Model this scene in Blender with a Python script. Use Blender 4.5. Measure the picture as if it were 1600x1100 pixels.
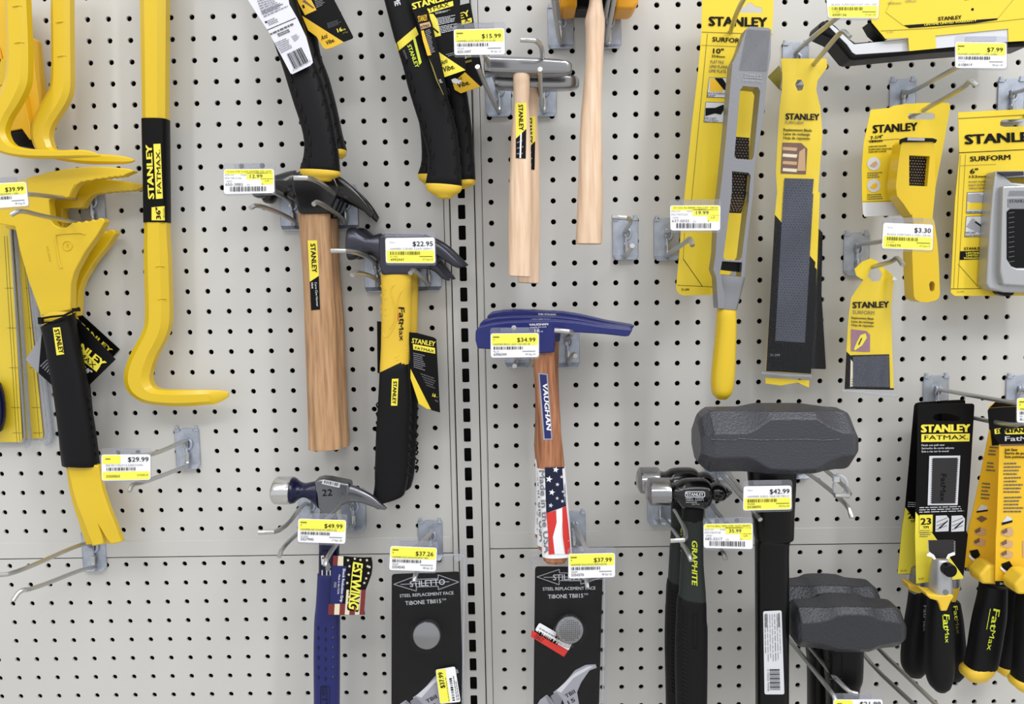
import bpy, bmesh, math, random
from mathutils import Vector, Matrix
from mathutils.geometry import tessellate_polygon
for o in list(bpy.data.objects): bpy.data.objects.remove(o, do_unlink=True)
SC = bpy.context.scene
COL = SC.collection
# ---------------------------------------------------------------- camera
F, PITCH, YAW, ROLL, DIST = 1250.0, -0.1018, 0.0156, 0.0191, 0.996
def _rot():
    cp, sp, cy, sy, cr, sr = math.cos(PITCH), math.sin(PITCH), math.cos(YAW), math.sin(YAW), math.cos(ROLL), math.sin(ROLL)
    Rz = Matrix(((cy, -sy, 0), (sy, cy, 0), (0, 0, 1)))
    Rx = Matrix(((1, 0, 0), (0, cp, -sp), (0, sp, cp)))
    Ry = Matrix(((cr, 0, sr), (0, 1, 0), (-sr, 0, cr)))
    return Rz @ Rx @ Ry
RR = _rot()
RIGHT, FWD, UP = RR.col[0].copy(), RR.col[1].copy(), RR.col[2].copy()
CAM = Vector((0, -DIST, 0))
cd = bpy.data.cameras.new('camera'); cam = bpy.data.objects.new('camera', cd); COL.objects.link(cam)
cd.sensor_width = 36; cd.sensor_fit = 'HORIZONTAL'; cd.lens = F / 1600 * 36; cd.clip_start = .01; cd.clip_end = 50
cam.matrix_world = Matrix((
    (RIGHT.x, UP.x, -FWD.x, CAM.x), (RIGHT.y, UP.y, -FWD.y, CAM.y), (RIGHT.z, UP.z, -FWD.z, CAM.z), (0, 0, 0, 1)))
SC.camera = cam
# ---------------------------------------------------------------- world and shop lights
w = bpy.data.worlds.new('shop'); SC.world = w; w.use_nodes = True
w.node_tree.nodes['Background'].inputs[0].default_value = (.97, .985, 1, 1)
w.node_tree.nodes['Background'].inputs[1].default_value = .90
def lamp(x, y, z, tx, ty, tz, sx, sy, power, col=(1, .995, .98)):
    l = bpy.data.lights.new('ceiling_fluorescent', 'AREA'); l.shape = 'RECTANGLE'; l.size = sx; l.size_y = sy; l.energy = power; l.color = col
    o = bpy.data.objects.new('ceiling_fluorescent', l); COL.objects.link(o); o.location = (x, y, z)
    o.rotation_euler = (Vector((tx, ty, tz)) - Vector((x, y, z))).to_track_quat('-Z', 'Y').to_euler()
lamp(-1.15, -1.7, 2.35, -.1, 0, -.2, .22, 2.2, 22)
lamp(1.75, -1.7, 2.35, .2, 0, -.2, .22, 2.2, 46)
lamp(.45, -2.7, 2.4, 0, 0, -.3, 3.0, .35, 36)
vs = SC.view_settings; vs.view_transform = 'Standard'; vs.look = 'None'; vs.exposure = 0.0; vs.gamma = 1; vs.use_curve_mapping = False
# ---------------------------------------------------------------- pixel ray to world point at distance d from the board
def W(px, py, d=0.0):
    r = RIGHT * ((px - 800) / F) + FWD + UP * ((550 - py) / F)
    return CAM + r * ((DIST - d) / r.y)
def PX(p):
    v = Vector(p) - CAM; z = v.dot(FWD); return (800 + F * v.dot(RIGHT) / z, 550 - F * v.dot(UP) / z)
def Z(ox, oy, s):
    def m(*a):
        if len(a) == 2 and not isinstance(a[0], (tuple, list)): return (a[0] / s + ox, a[1] / s + oy)
        return [(p[0] / s + ox, p[1] / s + oy) for p in a]
    return m
# ---------------------------------------------------------------- materials
def lin(c): return tuple(((v / 255) / 12.92 if v / 255 <= .04045 else ((v / 255 + .055) / 1.055) ** 2.4) for v in c) + (1,)
MATS = {}
def mat(name, rgb, rough=.5, metal=0.0, bump=0, bscale=400, var=0, vscale=30, coat=0, spec=.5, noise_col=None, stretch=None):
    if name in MATS: return MATS[name]
    m = bpy.data.materials.new(name); m.use_nodes = True; nt = m.node_tree; b = nt.nodes['Principled BSDF']
    b.inputs['Base Color'].default_value = lin(rgb); b.inputs['Roughness'].default_value = rough; b.inputs['Metallic'].default_value = metal
    b.inputs['Specular IOR Level'].default_value = spec
    if coat: b.inputs['Coat Weight'].default_value = coat; b.inputs['Coat Roughness'].default_value = .12
    tc = nt.nodes.new('ShaderNodeTexCoord'); mp = nt.nodes.new('ShaderNodeMapping'); nt.links.new(tc.outputs['Object'], mp.inputs[0])
    if stretch: mp.inputs['Scale'].default_value = stretch
    if var or noise_col:
        n = nt.nodes.new('ShaderNodeTexNoise'); n.inputs['Scale'].default_value = vscale; n.inputs['Detail'].default_value = 6
        nt.links.new(mp.outputs[0], n.inputs['Vector'])
        r = nt.nodes.new('ShaderNodeValToRGB'); r.color_ramp.elements[0].position = .35; r.color_ramp.elements[1].position = .65
        c = lin(rgb); c2 = lin(noise_col) if noise_col else tuple(min(1, v * (1 + var)) for v in c[:3]) + (1,)
        c1 = c if noise_col else tuple(v * (1 - var) for v in c[:3]) + (1,)
        r.color_ramp.elements[0].color = c1; r.color_ramp.elements[1].color = c2
        nt.links.new(n.outputs['Fac'], r.inputs[0]); nt.links.new(r.outputs[0], b.inputs['Base Color'])
    if bump:
        n2 = nt.nodes.new('ShaderNodeTexNoise'); n2.inputs['Scale'].default_value = bscale; n2.inputs['Detail'].default_value = 3
        nt.links.new(mp.outputs[0], n2.inputs['Vector'])
        bp = nt.nodes.new('ShaderNodeBump'); bp.inputs['Strength'].default_value = bump; bp.inputs['Distance'].default_value = .001
        nt.links.new(n2.outputs['Fac'], bp.inputs['Height']); nt.links.new(bp.outputs[0], b.inputs['Normal'])
    MATS[name] = m; return m
def wood(name, c1, c2, c3):
    m = bpy.data.materials.new(name); m.use_nodes = True; nt = m.node_tree; b = nt.nodes['Principled BSDF']; b.inputs['Roughness'].default_value = .5
    tc = nt.nodes.new('ShaderNodeTexCoord'); mp = nt.nodes.new('ShaderNodeMapping'); nt.links.new(tc.outputs['Object'], mp.inputs[0]); mp.inputs['Scale'].default_value = (1, 1, .07)
    n = nt.nodes.new('ShaderNodeTexNoise'); n.inputs['Scale'].default_value = 260; n.inputs['Detail'].default_value = 5; nt.links.new(mp.outputs[0], n.inputs['Vector'])
    r = nt.nodes.new('ShaderNodeValToRGB'); e = r.color_ramp.elements; e[0].position = .3; e[0].color = lin(c1); e[1].position = .72; e[1].color = lin(c3)
    q = e.new(.52); q.color = lin(c2); nt.links.new(n.outputs['Fac'], r.inputs[0])
    n3 = nt.nodes.new('ShaderNodeTexNoise'); n3.inputs['Scale'].default_value = 35; nt.links.new(mp.outputs[0], n3.inputs['Vector'])
    mx = nt.nodes.new('ShaderNodeMixRGB'); mx.blend_type = 'MULTIPLY'; mx.inputs[0].default_value = .35; nt.links.new(r.outputs[0], mx.inputs[1]); nt.links.new(n3.outputs['Color'], mx.inputs[2])
    hs = nt.nodes.new('ShaderNodeHueSaturation'); hs.inputs['Saturation'].default_value = 0; hs.inputs['Value'].default_value = 1.6; nt.links.new(n3.outputs['Color'], hs.inputs['Color']); nt.links.new(hs.outputs[0], mx.inputs[2])
    nt.links.new(mx.outputs[0], b.inputs['Base Color']); MATS[name] = m; return m
def clear(name, tint=(235, 238, 240), frost=.1, a=.82):
    m = bpy.data.materials.new(name); m.use_nodes = True; nt = m.node_tree; nt.nodes.remove(nt.nodes['Principled BSDF'])
    out = nt.nodes['Material Output']; t = nt.nodes.new('ShaderNodeBsdfTransparent'); t.inputs[0].default_value = lin(tint)
    g = nt.nodes.new('ShaderNodeBsdfGlossy'); g.inputs['Roughness'].default_value = frost
    df = nt.nodes.new('ShaderNodeBsdfDiffuse'); df.inputs[0].default_value = lin((215, 218, 222))
    lw = nt.nodes.new('ShaderNodeLayerWeight'); lw.inputs['Blend'].default_value = .5
    pw = nt.nodes.new('ShaderNodeMath'); pw.operation = 'POWER'; pw.inputs[1].default_value = 4; nt.links.new(lw.outputs['Facing'], pw.inputs[0])
    fr = nt.nodes.new('ShaderNodeMath'); fr.operation = 'MULTIPLY_ADD'; fr.inputs[1].default_value = .5; fr.inputs[2].default_value = .007; nt.links.new(pw.outputs[0], fr.inputs[0])
    m1 = nt.nodes.new('ShaderNodeMixShader'); m1.inputs[0].default_value = a; nt.links.new(df.outputs[0], m1.inputs[1]); nt.links.new(t.outputs[0], m1.inputs[2])
    m2 = nt.nodes.new('ShaderNodeMixShader'); nt.links.new(fr.outputs[0], m2.inputs[0]); nt.links.new(m1.outputs[0], m2.inputs[1]); nt.links.new(g.outputs[0], m2.inputs[2])
    nt.links.new(m2.outputs[0], out.inputs['Surface']); MATS[name] = m; return m
PANEL = mat('painted_board', (197, 196, 193), .42, var=.012, vscale=6, bump=.02, bscale=900)
BLACKVOID = mat('cavity_shade', (14, 14, 15), .8)
SEAMD = mat('seam_shadow_gap', (70, 68, 64), .8)
ZINC = mat('zinc_plate', (176, 183, 196), .4, .6, bump=.12, bscale=250, var=.12, vscale=90)
WIRE = mat('zinc_wire', (188, 188, 186), .3, .85)
YEL = mat('yellow_enamel', (214, 180, 24), .34, bump=.04, bscale=120, coat=.15)
YELR = mat('yellow_rubber', (226, 188, 52), .5)
YCARD = mat('yellow_card', (230, 201, 46), .42)
YCARD2 = mat('yellow_card_amber', (230, 184, 32), .45)
YPRINT = mat('yellow_print', (238, 222, 70), .5)
YTAG = mat('tag_yellow', (240, 236, 84), .55)
WHITE = mat('white_paper', (238, 238, 242), .5)
LGREY = mat('pale_grey_print', (206, 208, 214), .5)
INK = mat('black_ink', (14, 14, 15), .6, spec=.15)
GINK = mat('grey_ink', (128, 128, 136), .6)
DINK = mat('dark_grey_ink', (84, 84, 88), .6)
OLIVE = mat('olive_ink', (120, 112, 30), .6)
BLK = mat('black_rubber', (13, 13, 16), .55, bump=.1, bscale=900, spec=.2)
BLKC = mat('black_card', (10, 9, 10), .45, spec=.15)
BLKE = mat('black_enamel', (10, 10, 12), .2, spec=.4, coat=.2, bump=.08, bscale=60)
BLKP = mat('black_plastic', (8, 8, 10), .35, spec=.2)
IRON = mat('grey_cast_iron', (66, 67, 74), .36, .35, bump=.9, bscale=420)
IRON2 = mat('dark_cast_iron', (52, 53, 58), .36, .35, bump=.9, bscale=420)
DIE = mat('die_cast_alloy', (142, 143, 148), .38, .65, bump=.15, bscale=500)
DIEL = mat('light_die_cast_alloy', (176, 177, 180), .38, .55, bump=.12, bscale=500)
STEEL = mat('polished_steel', (150, 150, 152), .2, .95, bump=.04, bscale=60)
STEELD = mat('dark_steel', (66, 67, 76), .3, .75, bump=.06, bscale=80)
CHROME = mat('bright_steel', (205, 205, 205), .16, 1.0)
NAVY = mat('navy_enamel', (8, 22, 98), .32, coat=.15)
NAVYR = mat('blue_vinyl', (12, 22, 94), .45, bump=.05, bscale=300)
NAVYD = mat('navy_paint_and_dimple_shade', (8, 13, 48), .25, spec=.4)  # dark paint; also colours in the shade of the grip dimples
RED = mat('red_print', (208, 48, 42), .5)
DRED = mat('dark_red_print', (120, 36, 36), .5)
BROWN = mat('brown_print', (112, 82, 66), .5)
TAN = mat('tan_print', (196, 160, 120), .5)
ORANGE = mat('orange_plastic', (232, 160, 24), .4)
GREEN = mat('green_grey_grip', (36, 42, 41), .55, spec=.3)
LIME = mat('lime_print', (214, 226, 60), .5)
CREAM = mat('cream_print', (226, 216, 190), .5)
WOODP = wood('pale_hickory', (206, 172, 142), (220, 190, 162), (228, 202, 176))
WOODM = wood('brown_hickory', (150, 112, 78), (180, 140, 102), (196, 158, 120))
WOODR = wood('red_brown_hickory', (122, 72, 44), (166, 110, 76), (190, 134, 96))
CLEAR = clear('clear_plastic', (253, 253, 254), .08, .997)
RIM = clear('plastic_rim', (232, 234, 240), .06, .72)
SLEEVE = clear('tag_sleeve_plastic', (243, 243, 247), .1, .9)
# ---------------------------------------------------------------- mesh builder
def dv(d, x, y): return d(x, y) if callable(d) else d
_tx = {}
def textmesh(s, bold, fine=False):
    k = (s, round(bold, 3), fine)
    if k not in _tx:
        cu = bpy.data.curves.new('t', 'FONT'); cu.body = s; cu.offset = bold; cu.resolution_u = 2; cu.size = 1
        o = bpy.data.objects.new('t', cu); me = bpy.data.meshes.new_from_object(o)
        if fine:
            bm = bmesh.new(); bm.from_mesh(me); bmesh.ops.triangulate(bm, faces=bm.faces)
            for _ in range(3):
                es = [e for e in bm.edges if e.calc_length() > .16]
                if es: bmesh.ops.subdivide_edges(bm, edges=es, cuts=1)
            bmesh.ops.triangulate(bm, faces=bm.faces); bm.to_mesh(me); bm.free()
        vs_ = [(v.co.x, v.co.y) for v in me.vertices]; fs = [tuple(p.vertices) for p in me.polygons]
        bpy.data.objects.remove(o); bpy.data.curves.remove(cu); bpy.data.meshes.remove(me)
        _tx[k] = (vs_, fs)
    return _tx[k]
def tri2d(P, d, maxlen=5.0):      # triangulate an outline with holes; finer where the surface is curved
    fl = [q for p in P for q in p]; tris = [tuple(t) for t in tessellate_polygon([[Vector((x, y, 0)) for x, y in p] for p in P])]
    bd = []; o = 0
    for p in P: bd += [(o + i, o + (i + 1) % len(p)) for i in range(len(p))]; o += len(p)
    if not callable(d): return fl, tris, bd
    xs = [q[0] for q in fl]; ys = [q[1] for q in fl]; sm = [dv(d, min(xs) + (max(xs) - min(xs)) * a, min(ys) + (max(ys) - min(ys)) * b) for a, b in ((.1, .1), (.33, .72), (.5, .5), (.8, .27), (.9, .95))]
    if max(sm) - min(sm) < 1e-7: return fl, tris, bd
    bm = bmesh.new(); vv = [bm.verts.new((x, y, 0)) for x, y in fl]
    for t in tris:
        try: bm.faces.new([vv[i] for i in t])
        except ValueError: pass
    for _ in range(7):
        es = [e for e in bm.edges if e.calc_length() > maxlen]
        if not es: break
        bmesh.ops.subdivide_edges(bm, edges=es, cuts=1); bmesh.ops.triangulate(bm, faces=bm.faces)
    bm.verts.index_update(); fl = [(v.co.x, v.co.y) for v in bm.verts]; tris = [tuple(v.index for v in f.verts) for f in bm.faces]
    bd = [tuple(v.index for v in e.verts) for e in bm.edges if len(e.link_faces) == 1]; bm.free()
    return fl, tris, bd
class MB:
    def __init__(s): s.v = []; s.f = []; s.m = []; s.mats = []
    def mi(s, m):
        if m not in s.mats: s.mats.append(m)
        return s.mats.index(m)
    def face(s, pts, m):
        n = len(s.v); s.v += [tuple(p) for p in pts]; s.f.append(tuple(range(n, n + len(pts)))); s.m.append(s.mi(m))
    def mesh(s, vs_, fs, m):
        n = len(s.v); s.v += [tuple(p) for p in vs_]; k = s.mi(m)
        for f in fs: s.f.append(tuple(i + n for i in f)); s.m.append(k)
    # flat shape lying on a surface of distance d (number or function of the pixel)
    def decal(s, pts, d, m, lift=.0004, holes=()):
        fl, tris, _ = tri2d([list(pts)] + [list(h) for h in holes], d)
        s.mesh([W(x, y, dv(d, x, y) + lift) for x, y in fl], tris, m)
    def quad(s, q, d, m, lift=.0004, nx=1, ny=1):
        if callable(d):
            sm = [dv(d, *p) for p in q] + [dv(d, (q[0][0] + q[2][0]) / 2, (q[0][1] + q[2][1]) / 2)]
            if max(sm) - min(sm) > 1e-7:
                D = lambda a, b: math.hypot(a[0] - b[0], a[1] - b[1])
                nx = max(nx, int(D(q[0], q[1]) / 4) + 1); ny = max(ny, int(D(q[1], q[2]) / 4) + 1)
        vs_ = []
        for j in range(ny + 1):
            for i in range(nx + 1):
                u, v = i / nx, j / ny
                x = (q[0][0] * (1 - u) + q[1][0] * u) * (1 - v) + (q[3][0] * (1 - u) + q[2][0] * u) * v
                y = (q[0][1] * (1 - u) + q[1][1] * u) * (1 - v) + (q[3][1] * (1 - u) + q[2][1] * u) * v
                vs_.append(W(x, y, dv(d, x, y) + lift))
        s.mesh(vs_, [(j * (nx + 1) + i, j * (nx + 1) + i + 1, (j + 1) * (nx + 1) + i + 1, (j + 1) * (nx + 1) + i) for j in range(ny) for i in range(nx)], m)
    def text(s, t, p0, p1, h, d, m, bold=.0, lift=.0008, shear=0.0, capref=.70):
        vs_, fs = textmesh(t, 0, callable(d) and h > 4)
        if not vs_: return
        if bold > 0:
            if t == 'STANLEY' and h > 9: bold *= 1.45
            for i, (a, b) in enumerate(((-1, -.5), (1, -.5), (-1, .5), (1, .5))):
                s._text(vs_, fs, p0, p1, h, d, m, lift + i * .00003, shear, capref, a * bold, b * bold)
        s._text(vs_, fs, p0, p1, h, d, m, lift + .00013, shear, capref, 0, 0)
    def _text(s, vs_, fs, p0, p1, h, d, m, lift, shear, capref, bx, by):
        x0 = min(v[0] for v in vs_); x1 = max(v[0] for v in vs_)
        ux, uy = p1[0] - p0[0], p1[1] - p0[1]; L = math.hypot(ux, uy) or 1; nx, ny = uy / L, -ux / L
        out = []
        for (x, y) in vs_:
            a = (x + bx - x0) / (x1 - x0); hh = (y + by) / capref * h
            X = p0[0] + ux * a + nx * hh + ux / L * shear * hh; Y = p0[1] + uy * a + ny * hh + uy / L * shear * hh
            out.append(W(X, Y, dv(d, X, Y) + lift))
        s.mesh(out, fs, m)
    def rows(s, q, n, d, m, seed=1, fill=.45, lift=.0007, ragged=.35):
        rnd = random.Random(seed)
        def P(u, v): return ((q[0][0] * (1 - u) + q[1][0] * u) * (1 - v) + (q[3][0] * (1 - u) + q[2][0] * u) * v, (q[0][1] * (1 - u) + q[1][1] * u) * (1 - v) + (q[3][1] * (1 - u) + q[2][1] * u) * v)
        for i in range(n):
            v0 = (i + .5 - fill / 2) / n; v1 = (i + .5 + fill / 2) / n; u = 0; e = 1 - rnd.random() * ragged
            while u < e:
                w_ = .06 + rnd.random() * .14; u1 = min(e, u + w_); s.quad([P(u, v0), P(u1, v0), P(u1, v1), P(u, v1)], d, m, lift); u = u1 + .025
    def bars(s, q, d, m, seed=1, n=26, lift=.0007):
        rnd = random.Random(seed); u = 0
        def P(u, v): return ((q[0][0] * (1 - u) + q[1][0] * u) * (1 - v) + (q[3][0] * (1 - u) + q[2][0] * u) * v, (q[0][1] * (1 - u) + q[1][1] * u) * (1 - v) + (q[3][1] * (1 - u) + q[2][1] * u) * v)
        while u < .99:
            w_ = rnd.choice((.5, .5, 1, 1.4)) / n; s.quad([P(u, 0), P(min(1, u + w_), 0), P(min(1, u + w_), 1), P(u, 1)], d, m, lift); u += w_ + rnd.choice((.5, .7, 1)) / n
    # solid cut from an outline: front face at distance d, going th back towards the board
    def plate(s, pts, d, th, m, holes=(), side=None):
        P = [list(pts)] + [list(h) for h in holes]; side = side or m
        fl, tris, bd = tri2d(P, d); fr = [W(x, y, dv(d, x, y)) for x, y in fl]; bk = [p + Vector((0, th, 0)) for p in fr]; n = len(fl)
        n0 = len(s.v); s.v += [tuple(p) for p in fr + bk]; k = s.mi(m); ks = s.mi(side)
        for t in tris: s.f.append(tuple(n0 + i for i in t)); s.m.append(k); s.f.append(tuple(n0 + n + i for i in reversed(t))); s.m.append(ks)
        for i, j in bd: s.f.append((n0 + i, n0 + j, n0 + n + j, n0 + n + i)); s.m.append(ks)
    def tube(s, pts, r, m, k=10, smooth=0, cap=True):
        P = [Vector(p) for p in pts]
        for _ in range(smooth):
            Q = [P[0]]
            for a, b in zip(P, P[1:]): Q += [a.lerp(b, .25), a.lerp(b, .75)]
            Q.append(P[-1]); P = Q
        n0 = len(s.v); kk = s.mi(m); prev = None
        for i, p in enumerate(P):
            t = (P[min(i + 1, len(P) - 1)] - P[max(i - 1, 0)]).normalized()
            if prev is None: a = t.orthogonal().normalized()
            else: a = (prev - t * prev.dot(t)).normalized()
            prev = a; b = t.cross(a); rr = r[i] if isinstance(r, list) else r
            for q in range(k):
                an = 2 * math.pi * q / k; s.v.append(tuple(p + a * math.cos(an) * rr + b * math.sin(an) * rr))
        for i in range(len(P) - 1):
            for q in range(k):
                q2 = (q + 1) % k; s.f.append((n0 + i * k + q, n0 + i * k + q2, n0 + (i + 1) * k + q2, n0 + (i + 1) * k + q)); s.m.append(kk)
        if cap:
            s.f.append(tuple(n0 + q for q in reversed(range(k)))); s.m.append(kk)
            s.f.append(tuple(n0 + (len(P) - 1) * k + q for q in range(k))); s.m.append(kk)
    def box(s, c, sz, m):
        x, y, z = c; a, b, e = sz[0] / 2, sz[1] / 2, sz[2] / 2
        v = [(x + i * a, y + j * b, z + k_ * e) for i in (-1, 1) for j in (-1, 1) for k_ in (-1, 1)]
        s.mesh(v, [(0, 1, 3, 2), (4, 6, 7, 5), (0, 4, 5, 1), (2, 3, 7, 6), (0, 2, 6, 4), (1, 5, 7, 3)], m)
    def build(s, name, parent=None, bevel=0, seg=2, angle=35, solid=True, label=None):
        me = bpy.data.meshes.new(name); root = parent
        while root and root.parent: root = root.parent
        off = Vector(root.location) if root else Vector((0, 0, 0))
        me.from_pydata([tuple(Vector(v) - off) for v in s.v], [], s.f)
        for m in s.mats: me.materials.append(m)
        for p, k in zip(me.polygons, s.m): p.material_index = k; p.use_smooth = True
        if solid:
            bm = bmesh.new(); bm.from_mesh(me)
            if bevel: bmesh.ops.remove_doubles(bm, verts=bm.verts, dist=2e-6); bmesh.ops.dissolve_limit(bm, angle_limit=.004, verts=bm.verts, edges=bm.edges, delimit={'MATERIAL'})
            bmesh.ops.recalc_face_normals(bm, faces=bm.faces); bm.to_mesh(me); bm.free()
        me.update(); me.set_sharp_from_angle(angle=math.radians(angle))
        o = bpy.data.objects.new(name, me); COL.objects.link(o)
        if parent: o.parent = parent
        if bevel:
            b = o.modifiers.new('bevel', 'BEVEL'); b.width = bevel; b.segments = seg; b.limit_method = 'ANGLE'; b.angle_limit = math.radians(40); b.harden_normals = False
        if label: o['label'] = label
        return o
def se(n, k=20):      # superellipse section
    out = []
    for i in range(k):
        a = 2 * math.pi * (i + .5) / k; c, s_ = math.cos(a), math.sin(a)
        out.append((math.copysign(abs(c) ** (2 / n), c), math.copysign(abs(s_) ** (2 / n), s_)))
    return out
def octa(c):          # square with chamfer c (0..1)
    q = 1 - c
    return [(1, -q), (1, q), (q, 1), (-q, 1), (-1, q), (-1, -q), (-q, -1), (q, -1)]
class Loft:
    # stations: [(lx, ly, rx, ry)] edge pixels; dc distance of the axis; t half thickness (m) number or list
    def __init__(s, st, dc, t, n=2.4, sub=3, sec=None, k=20):
        N = len(st); dcl = dc if isinstance(dc, list) else [dc] * N; tl = t if isinstance(t, list) else [t] * N
        secl = sec if isinstance(sec, list) and isinstance(sec[0], list) else [sec or se(n, k)] * N
        rows = [list(a) + [b, c] for a, b, c in zip(st, dcl, tl)]
        R, S = [], []
        for i in range(N - 1):
            p0 = rows[max(i - 1, 0)]; p1 = rows[i]; p2 = rows[i + 1]; p3 = rows[min(i + 2, N - 1)]
            for q in range(sub):
                u = q / sub
                if sub > 1: R.append([.5 * (2 * b + (c - a) * u + (2 * a - 5 * b + 4 * c - d) * u * u + (3 * b - a - 3 * c + d) * u ** 3) for a, b, c, d in zip(p0, p1, p2, p3)])
                else: R.append(list(p1))
                S.append([(x1 * (1 - u) + x2 * u, y1 * (1 - u) + y2 * u) for (x1, y1), (x2, y2) in zip(secl[i], secl[i + 1])])
        R.append(rows[-1]); S.append(secl[-1]); s.R = R; s.S = S; s.n = n
    def add(s, mb, m, grow=0, i0=0, i1=None, cap=.35, mfun=None):
        R = s.R[i0:i1]; S = s.S[i0:i1]; K = len(S[0]); rings = []
        for r, sec in zip(R, S):
            L = W(r[0], r[1], r[4]); Rr = W(r[2], r[3], r[4]); C = (L + Rr) / 2; A = (Rr - L) / 2; g = 1 + grow / max(A.length, 1e-4)
            rings.append([C + A * (x * g) + Vector((0, -1, 0)) * (y * (r[5] + grow)) for x, y in sec])
        def capr(a, b):
            ca = sum(a, Vector()) / K; cb = sum(b, Vector()) / K; dr = (ca - cb); dr = dr.normalized() if dr.length > 1e-7 else Vector((0, 0, 1)); rad = min((p - ca).length for p in a)
            e = rad * cap
            return [[ca + (p - ca) * .93 + dr * e * .5 for p in a], [ca + (p - ca) * .75 + dr * e * .9 for p in a], [ca + (p - ca) * .4 + dr * e * 1.0 for p in a]]
        if cap: rings = list(reversed(capr(rings[0], rings[1]))) + rings + capr(rings[-1], rings[-2])
        n0 = len(mb.v); kk = mb.mi(m)
        for r in rings: mb.v += [tuple(p) for p in r]
        for i in range(len(rings) - 1):
            for q in range(K):
                q2 = (q + 1) % K; mb.f.append((n0 + i * K + q, n0 + i * K + q2, n0 + (i + 1) * K + q2, n0 + (i + 1) * K + q)); mb.m.append(kk)
        mb.f.append(tuple(n0 + q for q in range(K))); mb.m.append(kk); mb.f.append(tuple(n0 + (len(rings) - 1) * K + q for q in range(K))); mb.m.append(kk)
        return s
    def d(s, x0, y0):
        h = s.R[0][5] * .8; dc0 = s.R[0][4]
        for _ in range(3):
            q = W(x0, y0, dc0 + h); x, y = PX((q.x, -dc0, q.z)); v = s._d(x, y); h = v - dc0
        return v
    def _d(s, x, y):
        best = None
        for a, b in zip(s.R, s.R[1:]):
            ax, ay = (a[0] + a[2]) / 2, (a[1] + a[3]) / 2; bx, by = (b[0] + b[2]) / 2, (b[1] + b[3]) / 2
            dx, dy = bx - ax, by - ay; L = dx * dx + dy * dy
            if L < 1e-9: continue
            u = max(0, min(1, ((x - ax) * dx + (y - ay) * dy) / L)); cx, cy = ax + dx * u, ay + dy * u; e = (x - cx) ** 2 + (y - cy) ** 2
            if best is None or e < best[0]: best = (e, a, b, u, cx, cy)
        e, a, b, u, cx, cy = best; r = [p * (1 - u) + q * u for p, q in zip(a, b)]
        hx, hy = (r[2] - r[0]) / 2, (r[3] - r[1]) / 2; t = abs(((x - cx) * hx + (y - cy) * hy) / (hx * hx + hy * hy)); t = min(t, .99)
        return r[4] + r[5] * (1 - t ** s.n) ** (1 / s.n)
def thing(name, label, cat, px, py, d, group=None):
    o = bpy.data.objects.new(name, None); COL.objects.link(o); o.location = W(px, py, d); o.empty_display_size = .02
    o['label'] = label; o['category'] = cat
    if group: o['group'] = group
    bpy.context.view_layer.update()
    return o
def dup(t, off, label, group=None, skip=(), rot=0):
    r = t.copy(); COL.objects.link(r); r.location = t.location + Vector(off); r['label'] = label
    if rot: r.rotation_euler = (0, rot, 0)
    if group: r['group'] = group; t['group'] = group
    for ch in [c for c in bpy.data.objects if c.parent == t and c != r]:
        if ch.name.split('.')[0] in skip: continue
        c = ch.copy(); COL.objects.link(c); c.parent = r
        for g in [g for g in bpy.data.objects if g.parent == ch]:
            e = g.copy(); COL.objects.link(e); e.parent = c
    return r
def structure(o): o['kind'] = 'structure'; return o
def edges(L, Rr):     # pair two edge lists into stations
    return [(a[0], a[1], b[0], b[1]) for a, b in zip(L, Rr)]
def star(x, y, r, a0=0): return [(x + math.sin(a0 + i * math.pi / 5) * (r if i % 2 == 0 else r * .42), y - math.cos(a0 + i * math.pi / 5) * (r if i % 2 == 0 else r * .42)) for i in range(10)]
def rrect(q, r, k=3):  # quad corners -> rounded polygon (pixels)
    out = []
    for i in range(4):
        p = Vector(q[i]); a = (Vector(q[i - 1]) - p).normalized() * r; b = (Vector(q[(i + 1) % 4]) - p).normalized() * r
        for j in range(k + 1):
            t = j / k; c = (1 - t) ** 2 * (p + a) + 2 * t * (1 - t) * p + t * t * (p + b); out.append((c.x, c.y))
    return out
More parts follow.
